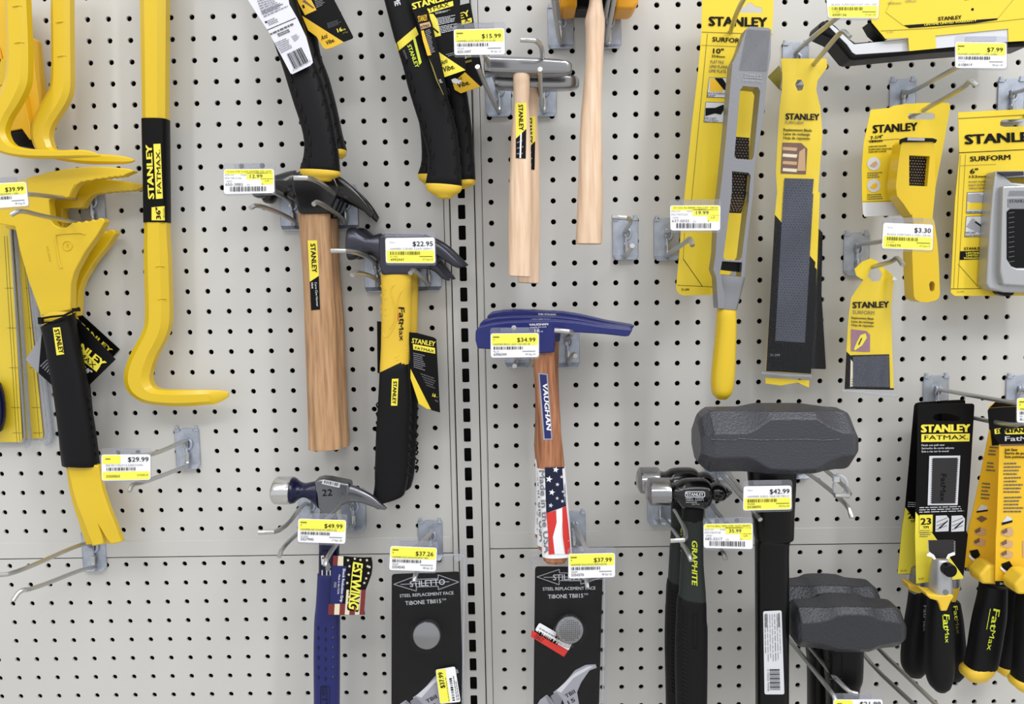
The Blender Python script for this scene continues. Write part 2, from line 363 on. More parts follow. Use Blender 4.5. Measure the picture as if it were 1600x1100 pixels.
# ================================================================ the pegboard wall
PITCHH = .0254
def perforated(name, x0, x1, z0, z1, hx, hz, r=.0034, th=.0028):
    mb = MB(); k = mb.mi(PANEL); NS = 12
    hx = [x for x in hx if x0 + .006 < x < x1 - .006]; hz = [z for z in hz if z0 + .006 < z < z1 - .006]
    X = [hx[0] - PITCHH / 2] + [x + PITCHH / 2 for x in hx]; Zz = [hz[0] - PITCHH / 2] + [z + PITCHH / 2 for z in hz]
    def q(a, b, c, d):
        if b - a < 1e-5 or d - c < 1e-5: return
        mb.mesh([(a, 0, c), (b, 0, c), (b, 0, d), (a, 0, d)], [(0, 1, 2, 3)], PANEL)
    X[0] = max(X[0], x0); X[-1] = min(X[-1], x1); Zz[0] = max(Zz[0], z0); Zz[-1] = min(Zz[-1], z1)
    q(x0, X[0], z0, z1); q(X[-1], x1, z0, z1); q(X[0], X[-1], z0, Zz[0]); q(X[0], X[-1], Zz[-1], z1)
    for i, cx in enumerate(hx):
        for j, cz in enumerate(hz):
            n0 = len(mb.v)
            for (cc) in ((X[i + 1], Zz[j + 1]), (X[i], Zz[j + 1]), (X[i], Zz[j]), (X[i + 1], Zz[j])): mb.v.append((cc[0], 0, cc[1]))
            for y, rr in ((0, r), (.0004, r - .0002), (th, r - .0002)):
                for s in range(NS):
                    a = 2 * math.pi * s / NS; mb.v.append((cx + math.cos(a) * rr, y, cz + math.sin(a) * rr))
            c0 = n0 + 4
            for s in range(NS):
                s2 = (s + 1) % NS; qd = s // 3
                mb.f.append((n0 + qd, c0 + s2, c0 + s)); mb.m.append(k)
                mb.f.append((c0 + s, c0 + s2, c0 + NS + s2, c0 + NS + s)); mb.m.append(k)
                mb.f.append((c0 + NS + s, c0 + NS + s2, c0 + 2 * NS + s2, c0 + 2 * NS + s)); mb.m.append(k)
            for qd in range(4):
                mb.f.append((n0 + qd, n0 + (qd + 1) % 4, c0 + (3 * (qd + 1)) % NS)); mb.m.append(k)
    o = mb.build(name, solid=False); structure(o)
    return o
XL, XR = -1.0, 1.0; ZT, ZB = .62, -.86
xe0 = W(697, 480).x; xe1 = W(706.8, 480).x; xu1 = W(745.3, 480).x; xe2 = W(757.5, 480).x
zsL = W(350, 868).z; zsR = W(1000, 853.5).z
rng = lambda o, a, b: [o + PITCHH * i for i in range(a, b)]
perforated('wall_upper_left', XL, xe0, zsL, ZT, rng(-.3688, -30, 11), rng(.3112, -25, 13))
perforated('wall_lower_left', XL, xe0, ZB, zsL - .0012, rng(-.3684, -30, 11), rng(-.3699, -19, 1))
perforated('wall_upper_right', xe2, XR, zsR, ZT, rng(.1147, -6, 40), rng(.2614, -23, 15))
perforated('wall_lower_right', xe2, XR, ZB, zsR - .0012, rng(.3479, -15, 30), rng(-.3661, -19, 1))
# turned lip at the foot of each upper panel
for nm, a, b, z in (('trim_1', XL, xe0 - .002, zsL), ('trim_2', xe2 + .003, XR, zsR)):
    mb = MB(); mb.box(((a + b) / 2, -.0004, z + .0105), (b - a, .0012, .021), PANEL); structure(mb.build(nm, bevel=.0004))
# folded panel edges either side of the slotted upright
for nm, a, b in (('trim_3', xe0, xe1), ('trim_4', xu1, xe2)):
    mb = MB(); c = (a + b) / 2; hw = (b - a) / 2 - .0007
    prof = [(c - hw, .004), (c - hw, 0), (c - hw * .7, -.0012), (c + hw * .7, -.0012), (c + hw, 0), (c + hw, .004)]
    for (x1, y1), (x2, y2) in zip(prof, prof[1:]): mb.face([(x1, y1, ZB), (x2, y2, ZB), (x2, y2, ZT), (x1, y1, ZT)], PANEL)
    structure(mb.build(nm, solid=False))
# slotted upright
mb = MB(); sx = W(725.3, 492).x; z0 = W(725, 492.2).z; sw, sh = .0045, .0088; yy = .0012
a, b = xe1 + .0007, xu1 - .0007
for zc in [z0 + PITCHH * i for i in range(-38, 22)]:
    lo, hi = zc - PITCHH / 2, zc + PITCHH / 2
    P = lambda q: [(x, yy, z) for x, z in q]
    ring = []
    for cx_, cz_, a0 in ((sx + sw - .0016, zc + sh - .0016, 0), (sx - sw + .0016, zc + sh - .0016, 90), (sx - sw + .0016, zc - sh + .0016, 180), (sx + sw - .0016, zc - sh + .0016, 270)):
        for t in range(4): an = math.radians(a0 + t * 30); ring.append((cx_ + .0016 * math.cos(an), cz_ + .0016 * math.sin(an)))
    outer = [(b, hi), (a, hi), (a, lo), (b, lo)]
    n0 = len(mb.v); mb.v += P(outer) + P(ring) + [(x, yy + .0025, z) for x, z in ring]; k = mb.mi(PANEL)
    for q in range(4):
        for t in range(3): mb.f.append((n0 + q, n0 + 4 + q * 4 + t + 1, n0 + 4 + q * 4 + t)); mb.m.append(k)
        mb.f.append((n0 + q, n0 + (q + 1) % 4, n0 + 4 + ((q + 1) * 4) % 16, n0 + 4 + q * 4 + 3)); mb.m.append(k)
    for t in range(16):
        t2 = (t + 1) % 16; mb.f.append((n0 + 4 + t, n0 + 4 + t2, n0 + 20 + t2, n0 + 20 + t)); mb.m.append(k)
structure(mb.build('wall_upright', solid=False))
mb = MB(); mb.box((0, .035, (ZT + ZB) / 2), (XR - XL, .01, ZT - ZB), BLACKVOID); structure(mb.build('wall_void_shade'))  # black sheet added to paint the unlit void seen through the holes

# ================================================================ hooks
HG = 'wire peg hooks on the board'
def hook(cx, cy, prong, arm, label, ph=.052):
    c = W(cx, cy, 0); t = thing('peg_hook', label, 'hook', cx, cy, 0, HG); x, z = c.x, c.z; hw, hh = .0155, ph / 2
    mb = MB()
    # plate with a bent foot
    f0, f1 = -.0022, -.0038
    P = [(x - hw, f0, z + hh - .004), (x - hw * .45, f0, z + hh - .004), (x - hw * .4, f0, z + hh - .001), (x + hw * .4, f0, z + hh - .001), (x + hw * .45, f0, z + hh - .004), (x + hw, f0, z + hh - .004), (x + hw, f0, z - hh + .005), (x - hw, f0, z - hh + .005)]
    n = len(P); B = [(a, b + .0016, c_) for a, b, c_ in P]
    mb.mesh(P + B, [tuple(range(n)), tuple(reversed(range(n, 2 * n)))] + [(i, (i + 1) % n, n + (i + 1) % n, n + i) for i in range(n)], ZINC)
    Q = [(x - hw, f0, z - hh + .005), (x + hw, f0, z - hh + .005), (x + hw * .8, -.0075, z - hh), (x - hw * .8, -.0075, z - hh)]
    mb.mesh(Q + [(a, b + .0008, c_ - .0012) for a, b, c_ in Q], [(0, 1, 2, 3), (7, 6, 5, 4), (0, 1, 5, 4), (1, 2, 6, 5), (2, 3, 7, 6), (3, 0, 4, 7)], ZINC)
    for sx_ in (-1, 1):   # tabs into the board holes
        mb.box((x + sx_ * hw * .78, -.0012, z + hh - .0035), (hw * .42, .005, .003), ZINC); mb.box((x + sx_ * hw * .78, .001, z + hh - .0005), (.0035, .007, .005), ZINC)
    # raised saddle that grips the wires
    mb.tube([(x, -.003, z + hh * .45), (x, -.0052, z + hh * .2), (x, -.0052, z - hh * .55), (x, -.003, z - hh * .8)], .0022, ZINC, 8)
    mb.tube([(x + .0028, -.003, z + hh * .42), (x + .0062, -.0042, z + hh * .3), (x + .0058, -.0042, z + hh * .05), (x + .002, -.0038, z - .002)], .0018, ZINC, 8, smooth=1)
    mb.tube([(x - .0022, -.0046, z - hh * .3), (x + .0024, -.0046, z - hh * .3)], .0032, ZINC, 8)
    mb.build('back_plate', t, bevel=.0003, seg=1)
    def path(pts): return [W(a, b, e) for a, b, e in pts]
    if prong:
        mb = MB(); p = [Vector((x + .001, -.0062, z - .006)), Vector((x + .0008, -.0072, z - hh + .004))] + path(prong); mb.tube(p, .0026, WIRE, 10, smooth=2); mb.build('prong', t)
    if arm:
        mb = MB(); p = [Vector((x - .001, -.0062, z + .002)), Vector((x - .001, -.0085, z + .0085))] + path(arm); mb.tube(p, .0026, WIRE, 10, smooth=2); mb.build('tag_arm', t)
    return t
hook(146, 322, [(118, 348, .04), (64, 337, .12), (31, 328, .158), (17, 336, .163)], [(110, 310, .03), (45, 303, .15), (10, 302, .156)], 'zinc hook holding the two yellow demolition bars at left')
hook(294, 699, [(290, 729, .02), (222, 755, .138), (207, 756, .15), (202, 768, .158)], [(291, 687, .02), (240, 711, .13), (205, 712, .152)], 'empty zinc hook right of the $29.99 tag')
hook(148, 859, [(135, 887, .03), (50, 921, .14), (31, 922, .15), (20, 939, .158)], [(132, 847, .03), (24, 896, .15), (-8, 899, .155)], 'zinc hook under the tip of the yellow demolition bar')
hook(458, 326, [(462, 344, .02), (403, 319, .12), (391, 325, .128)], [(446, 309, .04), (412, 292, .14), (394, 289, .156)], 'left hook under the black-headed wooden claw hammer')
hook(540, 325, [(533, 338, .02), (497, 314, .13), (490, 319, .138)], [(528, 308, .04), (492, 278, .138), (459, 278, .14)], 'right hook through the black-headed wooden claw hammer')
hook(589, 422, [(592, 436, .02), (558, 424, .128), (550, 430, .137)], [(580, 404, .03), (552, 392, .138), (517, 392, .14)], 'left hook under the grey-headed yellow hammer')
hook(670, 421, [(664, 438, .02), (646, 420, .133), (641, 427, .14)], [(665, 408, .03), (655, 398, .14), (632, 397, .156)], 'right hook under the grey-headed yellow hammer')
hook(486, 794, [(478, 822, .03), (442, 854, .138), (436, 870, .15)], [(474, 787, .03), (441, 831, .145), (404, 832, .147)], 'left hook under the steel hammer marked 22')
hook(553, 796, [(549, 820, .02), (512, 868, .14), (508, 884, .148)], [(540, 781, .03), (516, 806, .12), (500, 822, .152)], 'right hook under the steel hammer marked 22')
hook(673, 842, [(668, 868, .02), (650, 893, .15), (647, 909, .157)], [(678, 826, .02), (661, 847, .12), (645, 858, .155)], 'zinc hook holding the left black blister pack')
hook(896, 828, [(902, 852, .02), (915, 895, .145), (918, 918, .152)], [(900, 822, .02), (912, 850, .12), (922, 868, .154)], 'zinc hook behind the flag-wrapped hammer handle')
hook(886, 540, [(890, 562, .03), (897, 552, .14), (899, 556, .148)], [(884, 528, .02), (900, 519, .145), (866, 516, .147)], 'right hook under the blue headed hammers')
hook(808, 540, [(808, 562, .02), (807, 562, .1), (804, 572, .15)], [(807, 530, .03), (803, 512, .156)], 'left hook under the blue headed hammers')
hook(779, 148, [(776, 172, .012), (749, 112, .15), (746, 104, .158)], [(776, 130, .03), (759, 90, .14), (752, 72, .155)], 'left hook under the cross peen hammers')
hook(849, 148, [(845, 172, .012), (844, 108, .14)], [(845, 118, .06), (849, 64, .148), (813, 62, .15)], 'right hook with bent arm through the cross peen hammers')
hook(876, 42, [(874, 66, .012), (864, -4, .12), (862, -30, .15)], [(874, 30, .03), (866, -20, .12)], 'left hook under the orange and black mallet')
hook(950, 42, [(946, 66, .012), (958, 10, .1), (964, -30, .15)], [(945, 30, .03), (952, -8, .09)], 'right hook behind the upper wooden mallet handle')
hook(977, 372, [(976, 401, .02), (986, 389, .11), (988, 384, .125)], [(977, 360, .03), (990, 341, .12), (956, 339, .122)], 'empty zinc hook left of the $19.99 tag')
hook(1041, 373, [(1042, 398, .02), (1073, 378, .125), (1078, 371, .135), (1082, 384, .142)], [(1044, 362, .03), (1058, 350, .12), (1075, 345, .142)], 'zinc hook behind the $19.99 tag')
hook(1128, 60, [(1134, 72, .02), (1151, 18, .1), (1168, -12, .15)], None, 'hook through the yellow rasp card with the long alloy tool')
hook(1242, 100, [(1247, 127, .012), (1268, 105, .055), (1311, 52, .142), (1319, 48, .15), (1328, 58, .156)], [(1241, 82, .02), (1302, 32, .14), (1330, 12, .156)], 'hook through the yellow blade bags')
hook(1409, 157, [(1419, 185, .012), (1507, 137, .145), (1515, 125, .152), (1527, 134, .158)], [(1421, 146, .02), (1492, 107, .13), (1520, 92, .152)], 'hook through the yellow shaver tool card')
hook(1578, 157, [(1581, 188, .012), (1640, 168, .1), (1700, 145, .15)], [(1590, 144, .02), (1660, 120, .13)], 'hook through the yellow pocket plane card')
hook(1337, 396, [(1363, 417, .055), (1394, 409, .13), (1402, 401, .14), (1411, 414, .15)], [(1345, 381, .02), (1378, 378, .13), (1400, 372, .153)], 'hook through the small yellow blade bag')
hook(1461, 617, [(1476, 643, .01), (1581, 666, .13), (1600, 660, .145), (1612, 672, .15)], [(1481, 611, .02), (1590, 631, .14), (1620, 634, .155)], 'hook through the black flush saw cards')
hook(1590, 617, [(1600, 645, .01), (1680, 672, .13)], [(1610, 611, .02), (1690, 640, .14)], 'hook through the yellow job saw cards')
hook(1120, 716, [(1126, 738, .02), (1184, 806, .146), (1188, 812, .152)], [(1132, 732, .03), (1175, 786, .14), (1200, 786, .154)], 'left hook under the big grey sledge hammer')
hook(1246, 714, [(1256, 733, .03), (1325, 788, .15), (1331, 809, .157)], [(1278, 724, .05), (1338, 775, .155), (1304, 774, .157)], 'right hook under the big grey sledge hammer')
hook(1030, 786, [(1042, 812, .02), (1075, 862, .14), (1080, 876, .148)], [(1047, 782, .03), (1080, 843, .15), (1047, 845, .152)], 'left hook under the ball peen hammers')
hook(1098, 786, [(1106, 810, .02), (1130, 862, .143), (1134, 874, .15)], [(1108, 784, .03), (1124, 806, .12), (1135, 816, .154)], 'right hook under the ball peen hammers')
hook(1206, 952, [(1222, 986, .03), (1302, 1084, .155), (1306, 1096, .16)], [(1238, 978, .05), (1322, 1080, .155), (1340, 1084, .158)], 'left hook under the small dark sledge hammers')
hook(1326, 950, [(1347, 1026, .07), (1440, 1112, .18)], [(1345, 988, .05), (1470, 1108, .175)], 'right hook under the small dark sledge hammers')
# security tie knotted on the sledge hook
t = thing('zip_tie', 'clear plastic security tie knotted on the right sledge hook', 'tie', 1310, 752, .125)
mb = MB(); pts = [(1303, 745), (1310, 741), (1322, 748), (1324, 764), (1314, 776), (1304, 770), (1302, 757), (1308, 747)]
mb.tube([W(x, y, .128 + .006 * math.sin(i)) for i, (x, y) in enumerate(pts)], .0016, clear('tie_plastic', (240, 240, 242), .1, .35), 8, smooth=2)
mb.box(W(1306, 748, .134), (.006, .006, .006), MATS['tie_plastic']); mb.build('loop', t)

# ================================================================ price tags
TG = 'price tags in clear holders'
def bil(q):
    def P(u, v): return ((q[0][0] * (1 - u) + q[1][0] * u) * (1 - v) + (q[3][0] * (1 - u) + q[2][0] * u) * v, (q[0][1] * (1 - u) + q[1][1] * u) * (1 - v) + (q[3][1] * (1 - u) + q[2][1] * u) * v)
    return P
def tag(q, price, style, desc, num, date, label, d=.162, seed=1, top=.24, sub=''):
    P = bil(q); c = P(.5, .5); t = thing('price_tag', label, 'price tag', c[0], c[1], d, TG)
    mb = MB(); mb.plate(rrect([P(-.01, -top), P(1.02, -top), P(1.02, 1.09), P(-.01, 1.09)], 5), d - .0006, .0012, SLEEVE)
    mb.box((W(*P(.5, -.02 - top * .45), d).x, -(d - .0012), W(*P(.5, -.02 - top * .45), d).z), (.03, .003, .0045), SLEEVE)
    mb.build('clear_holder', t, bevel=.0002, seg=1)
    mb = MB(); mb.plate(rrect([P(0, 0), P(1, 0), P(1, 1), P(0, 1)], 4), d, .0004, WHITE)
    def R(u0, v0, u1, v1, m, l=.0002, r=0):
        a = [P(u0, v0), P(u1, v0), P(u1, v1), P(u0, v1)]; mb.decal(rrect(a, r) if r else a, d, m, l)
    def T(s_, u0, u1, v, h, m, b=0): mb.text(s_, P(u0, v), P(u1, v), h, d, m, b, .0005)
    if style == 'yt':
        R(.02, .03, .98, .50, YTAG, r=2.5); R(.05, .13, .18, .18, OLIVE, .0005); R(.06, .24, .075, .3, OLIVE, .0005)
        if price: T(price, .55 if len(price) > 5 else .62, .93, .36, 6.6, INK, .004)
        T(desc, .06, .82, .485, 2.6, DINK); mb.bars([P(.06, .55), P(.68, .55), P(.68, .67), P(.06, .67)], d, DINK, seed)
        T(sub or 'EA', .06, .06 + .022 * max(3, len(sub)), .78, 2.4, DINK); T(num, .06, .33, .92, 4.2, DINK, .004); R(.66, .735, .93, .765, GINK, .0005); T(date, .72, .93, .91, 3, DINK)
    elif style == 'wt':
        R(.02, .50, .98, .97, YTAG, r=2.5); T('None', .09, .19, .2, 2.6, GINK)
        if price: T(price, .55 if len(price) > 5 else .63, .96, .33, 7.4, INK, .008)
        T(desc, .09, .95, .47, 3, GINK); mb.bars([P(.09, .54), P(.7, .54), P(.7, .67), P(.09, .67)], d, OLIVE, seed)
        T(sub or '51-505', .09, .24, .77, 2.4, OLIVE); T(num, .09, .37, .91, 3.8, OLIVE, .008); R(.68, .72, .95, .75, OLIVE, .0005); T(date, .74, .95, .88, 2.8, OLIVE)
    elif style == 'lt':
        R(.02, .03, .39, .36, YTAG, r=2); R(.02, .66, .98, .97, YTAG, r=2.5); R(.08, .15, .18, .19, OLIVE, .0005)
        T(price, .54, .96, .28, 7.2, INK, .006); T(desc, .09, .84, .45, 2.8, GINK); mb.bars([P(.1, .5), P(.69, .5), P(.69, .62), P(.1, .62)], d, DINK, seed)
        T(num, .09, .37, .88, 3.8, OLIVE, .006); T(date, .73, .95, .84, 3, OLIVE)
    else:
        R(.02, .02, .98, .2, YTAG, r=2); R(.45, .15, .98, .42, YTAG); R(.74, .4, .98, .64, YTAG); T(desc, .07, .95, .13, 2.8, OLIVE)
        T(price, .52, .77, .36, 5.4, DINK, .008); T('075174', .02, .2, .27, 2.2, GINK); T('PAID', .34, .45, .27, 2.2, GINK); T(sub, .02, .35, .4, 3, GINK)
        T('HAND', .05, .17, .52, 2.6, GINK); T('LA', .82, .9, .52, 3, OLIVE); T(num, .03, .38, .67, 4.2, DINK); T('EA', .46, .52, .67, 2.4, GINK); T('A', .75, .78, .65, 2.6, DINK)
        mb.bars([P(.12, .71), P(.84, .71), P(.84, .91), P(.12, .91)], d, DINK, seed, 30)
    mb.build('paper_insert', t, solid=False)
    return t
tag([(-35, 288), (40.4, 284), (44.7, 321.4), (-30, 327)], '$39.99', 'yt', 'HAMMER DEMOLITION 1-30K', '', '08 Aug 25', 'price tag reading $39.99 at the left edge over the yellow demolition bar', seed=2)
tag([(158.3, 710.3), (235, 710), (235, 749.7), (159, 751.3)], '$29.99', 'lt', 'BAR PRY UTILITY & DARKTOWN', '3350063', '10-MAR-24', 'price tag reading $29.99 with yellow corner and foot', seed=3, d=.155)
tag([(349.4, 264.4), (428, 264), (428.8, 301.6), (350, 303)], '12.99', 'gr', '51-616 CUR CLAW HAMMER WD 16OZ', '650-3882', '', 'price tag reading 12.99 beside the black claw hammer head', seed=4, sub='076174516166', d=.158)
tag([(602, 372), (679, 371), (680.3, 411.3), (603, 411)], '$22.95', 'wt', 'HAMMER CURVED CLAW GRPH.T', '4992947', '27-Jan-2', 'price tag reading $22.95 on the grey hammer head', seed=5)
tag([(466, 810.3), (541, 812.8), (539.3, 849.7), (464.9, 846.9)], '$49.99', 'yt', 'HAMMER RIP 22OZ STL SMTH 32L', '2527943', '17 Apr 26', 'price tag reading $49.99 below the steel hammer marked 22', seed=6, sub='E3-22SM')
tag([(610, 853), (682.8, 856), (681, 893), (608, 890.6)], '$37.26', 'yt', 'HAMMER FACE SMOOTH RMVT TBN', '3354545', '08 Apr 25', 'price tag reading $37.26 on the left black blister pack', seed=7, sub='TB-RSF')
tag([(709, 46), (788, 44), (788.8, 85), (710, 86)], '$15.99', 'yt', 'HAMMER LOCK 5OZ WD 10-1/2 GR', '6551097', '08 Apr 25', 'price tag reading $15.99 above the cross peen hammers', seed=8, sub='54-304')
tag([(766.6, 521), (841.9, 520.3), (841.9, 558), (766.9, 558.8)], '$34.99', 'yt', 'HAMMER BRICK 16OZ 11IN WD VR', '6306344', '04 Sep 25', 'price tag reading $34.99 on the blue hammer head', seed=9, sub='RL-16')
tag([(888, 865.4), (960.8, 864), (961, 901.7), (888.3, 903.9)], '$37.99', 'yt', 'HAMMER MULLIFACE REPLACE IN', '3354370', '08 Apr 25', 'price tag reading $37.99 on the right black blister pack', seed=10, sub='TB-RMF')
tag([(1047, 321), (1125.6, 320.6), (1125, 360), (1047.8, 360)], '19.99', 'gr', '57-522 RUBBER MALLET 18OZ', '637-0035', '', 'price tag reading 19.99 over the long rasp card', seed=11, sub='076174575224', d=.15)
tag([(1162, 760), (1236.6, 758.7), (1236.9, 796), (1161, 797.8)], '$42.99', 'wt', 'HAMMER SLEDG 10LB HD FBG H', '0338095', '18-Dec-24', 'price tag reading $42.99 under the big sledge head', seed=12, sub='94408')
tag([(1099.4, 818.8), (1176, 817.5), (1176, 858), (1099.7, 856)], '35.99', 'gr', '54-716 BALL PEIN HMR 16OZ GRAPH', '685-5217', '', 'price tag reading 35.99 right of the ball peen hammers', seed=13, sub='076174547160')
tag([(1291, -9), (1374, -10), (1372, 28.5), (1294, 28)], '', 'wt', 'BLADE SURFOAM FLAT 10X1-5/8', '6500136', '27-Jan-25', 'price tag numbered 6500136 cut by the top edge', seed=14, sub='21-293')
tag([(1492.8, 65.6), (1572.8, 66.6), (1572.8, 106.6), (1492.8, 106)], '$7.99', 'yt', 'PLANER SURFORM 7-1/4X1-5/8IN', '6108419', '08-Jan-25', 'price tag reading $7.99 below the black and white planer', seed=15, sub='21-115')
tag([(1380.6, 348), (1458, 351), (1457, 391), (1378, 388)], '$3.30', 'wt', 'BLADE SURFOAM 2-1/2X1-5/8 IN', '1106570', '27-Jan-2', 'price tag reading $3.30 over the yellow shaver handle', seed=16, sub='21-515')
tag([(1302, 1093), (1379, 1093), (1380, 1131), (1302, 1131)], '$21.99', 'lt', 'HAMMER SLEDGE', '', '', 'price tag reading $21.99 cut by the bottom edge', seed=17)
tag([(1589, 622), (1665, 622), (1665, 661), (1589, 660)], '', 'yt', 'SAW', '6302', '', 'price tag cut by the right edge over the job saws', seed=18)
# ================================================================ LEFT: yellow bars
def simple_loft(name, parent, st, dc, t, m, n=2.4, sub=3, cap=.35, sec=None, label=None, angle=50, bevel=0):
    L = Loft(st, dc, t, n, sub, sec); mb = MB(); L.add(mb, m, cap=cap); o = mb.build(name, parent, angle=angle, label=label, bevel=bevel); return L, o
Z1 = Z(0, 0, 2.8944); Z2 = Z(0, 360, 2.8944)
# long wrecking bar
t = thing('wrecking_bar', 'long straight yellow wrecking bar with black 36 inch label and hooked foot', 'pry bar', 240, 300, .03)
st = [(221, -60, 262, -60), (222, 0, 262.5, 0), (225.6, 187, 261.5, 187), (228.7, 348, 263, 348), (228, 400, 265.5, 400), (230, 481, 268, 481), (228, 510, 266, 512), (218, 533, 257, 535), (207, 553, 246, 556), (199, 574, 239, 576), (197, 592, 236.5, 590), (201, 607, 239, 599), (211, 618.5, 243.5, 605), (232, 629, 255, 608.5), (276, 634, 284, 609), (320, 632.5, 320, 609), (340, 630, 340, 609.5), (357, 620, 357, 612)]
LB, o = simple_loft('bar', t, st, .03, [.0115] * 14 + [.010, .006, .004, .0015], YEL, n=3.2, cap=.12, sec=octa(.5), angle=28)
mb = MB()
for y, x0, x1 in ((416, 243, 257), (467, 247, 260)):
    mb.tube([W(x0, y + 1, LB.d(x0, y) + .0002), W((x0 + x1) / 2, y - 1, LB.d((x0 + x1) / 2, y) + .0006), W(x1, y, LB.d(x1, y) + .0002)], .0008, YEL, 6, smooth=1)
for y in (70,):
    pass
mb.build('grip_ridge', o)
mb = MB(); ls = [(224, 187, 263, 187), (225.8, 268, 263.6, 268), (227.2, 348, 264.4, 348)]; LL = Loft(ls, .03, .0124, 3.2, 3); LL.add(mb, BLKC, cap=0); dl = lambda x, y: LL.d(x, y)
c = Z(220, 180, 6.11)
mb.text('STANLEY', c(127, 795), c(103, 285), 9.2, dl, YPRINT, .028); mb.quad(c((120, 275), (188, 272), (210, 795), (145, 800)), dl, YPRINT, .0004, 2, 6)
mb.text('FATMAX.', c(197, 745), c(183, 328), 6.6, dl, INK, .005); mb.quad(c((103, 880), (247, 865), (250, 1005), (103, 1003)), dl, YPRINT, .0004, 4, 3)
mb.text('36"', c(190, 990), c(184, 880), 7, dl, INK, .03); mb.text('91cm', c(232, 975), c(228, 890), 2.6, dl, DINK)
mb.build('label_sleeve', o, label='black label sleeve with yellow lettering')
# two pry bars at the far left
t = thing('pry_bar', 'leftmost yellow curved pry bar, in front of its twin', 'pry bar', 30, 120, .075, 'curved yellow pry bars')
st = [(10, -50, 43, -50), (12, 0, 45, 0), (14, 71, 48, 71), (13, 118, 48, 116), (8, 134, 44.5, 138), (-1, 158, 31, 165), (-12, 183, 19, 184), (-16, 205, 12.5, 203), (-13, 222, 15, 215), (-3, 235, 21, 224), (15, 243, 32, 230), (50, 247.5, 55, 234), (95, 247.5, 95, 235.5), (130, 246, 130, 234.5), (150, 245, 148, 238), (157, 244, 157, 243)]
L1, o = simple_loft('bar', t, st, .075, [.009] * 12 + [.007, .004, .002, .001], YEL, n=3.4, cap=.12, sec=octa(.45), angle=28)
mb = MB()
for x0, y0, x1, y1 in ((20, 10, 40, 12), (23, 67, 43, 70)):
    mb.tube([W(x0, y0, L1.d(x0, y0) + .0003), W((x0 + x1) / 2, y0 - 2, L1.d((x0 + x1) / 2, y0) + .0008), W(x1, y1, L1.d(x1, y1) + .0003)], .0009, YEL, 6, smooth=1)
mb.build('grip_ridge', o)
t = thing('pry_bar', 'second yellow curved pry bar from the left, tip below its twin', 'pry bar', 98, 120, .045, 'curved yellow pry bars')
st = [(83, -50, 113, -50), (83, 0, 113, 0), (84, 90, 113.5, 90), (82, 135, 113.5, 137), (74, 152, 107, 160), (61, 175, 94, 181), (54, 195, 84, 198), (52.5, 214, 80.5, 213), (57, 230, 83, 224), (66, 241, 86, 231), (86, 249, 97, 237), (131, 255.5, 134, 240.5), (170, 256.5, 171, 242), (198, 255.5, 198, 245), (210, 252, 210, 249.5)]
L2, o = simple_loft('bar', t, st, .045, [.009] * 11 + [.008, .006, .004, .0015], YEL, n=3.4, cap=.12, sec=octa(.45), angle=28)
mb = MB()
for x0, y0, x1, y1 in ((88, 35, 108, 37), (90, 88, 109, 90)):
    mb.tube([W(x0, y0, L2.d(x0, y0) + .0003), W((x0 + x1) / 2, y0 - 2, L2.d((x0 + x1) / 2, y0) + .0008), W(x1, y1, L2.d(x1, y1) + .0003)], .0009, YEL, 6, smooth=1)
mb.build('grip_ridge', o)
# yellow plastic caddy behind them
t = thing('tool_holder', 'yellow moulded plastic holder with black base behind the leftmost pry bar', 'tool holder', 20, 120, .04)
Q = Z(0, 0, 4.231); mb = MB()
mb.plate(Q((-120, -60), (55, -60), (70, 300), (150, 600), (215, 920), (195, 925), (142, 850), (52, 868), (-120, 560)), .048, .03, YCARD2)
mb.plate(Q((195, 240), (210, 250), (232, 480), (262, 700), (232, 800), (215, 900), (178, 600)), .04, .02, YCARD2)
mb.build('body', t, bevel=.001)
mb = MB(); mb.plate(Q((-100, 560), (-10, 300), (0, 320), (15, 380), (-60, 600)), .0495, .002, ORANGE); mb.plate(Q((-40, 390), (45, 385), (48, 560), (-40, 565)), .0495, .002, YEL); mb.build('moulded_panel', t, bevel=.0006)
mb = MB(); mb.plate(Q((50, 868), (142, 855), (225, 935), (235, 985), (90, 960), (55, 915)), .046, .03, BLKP); mb.build('base', t, bevel=.0015)
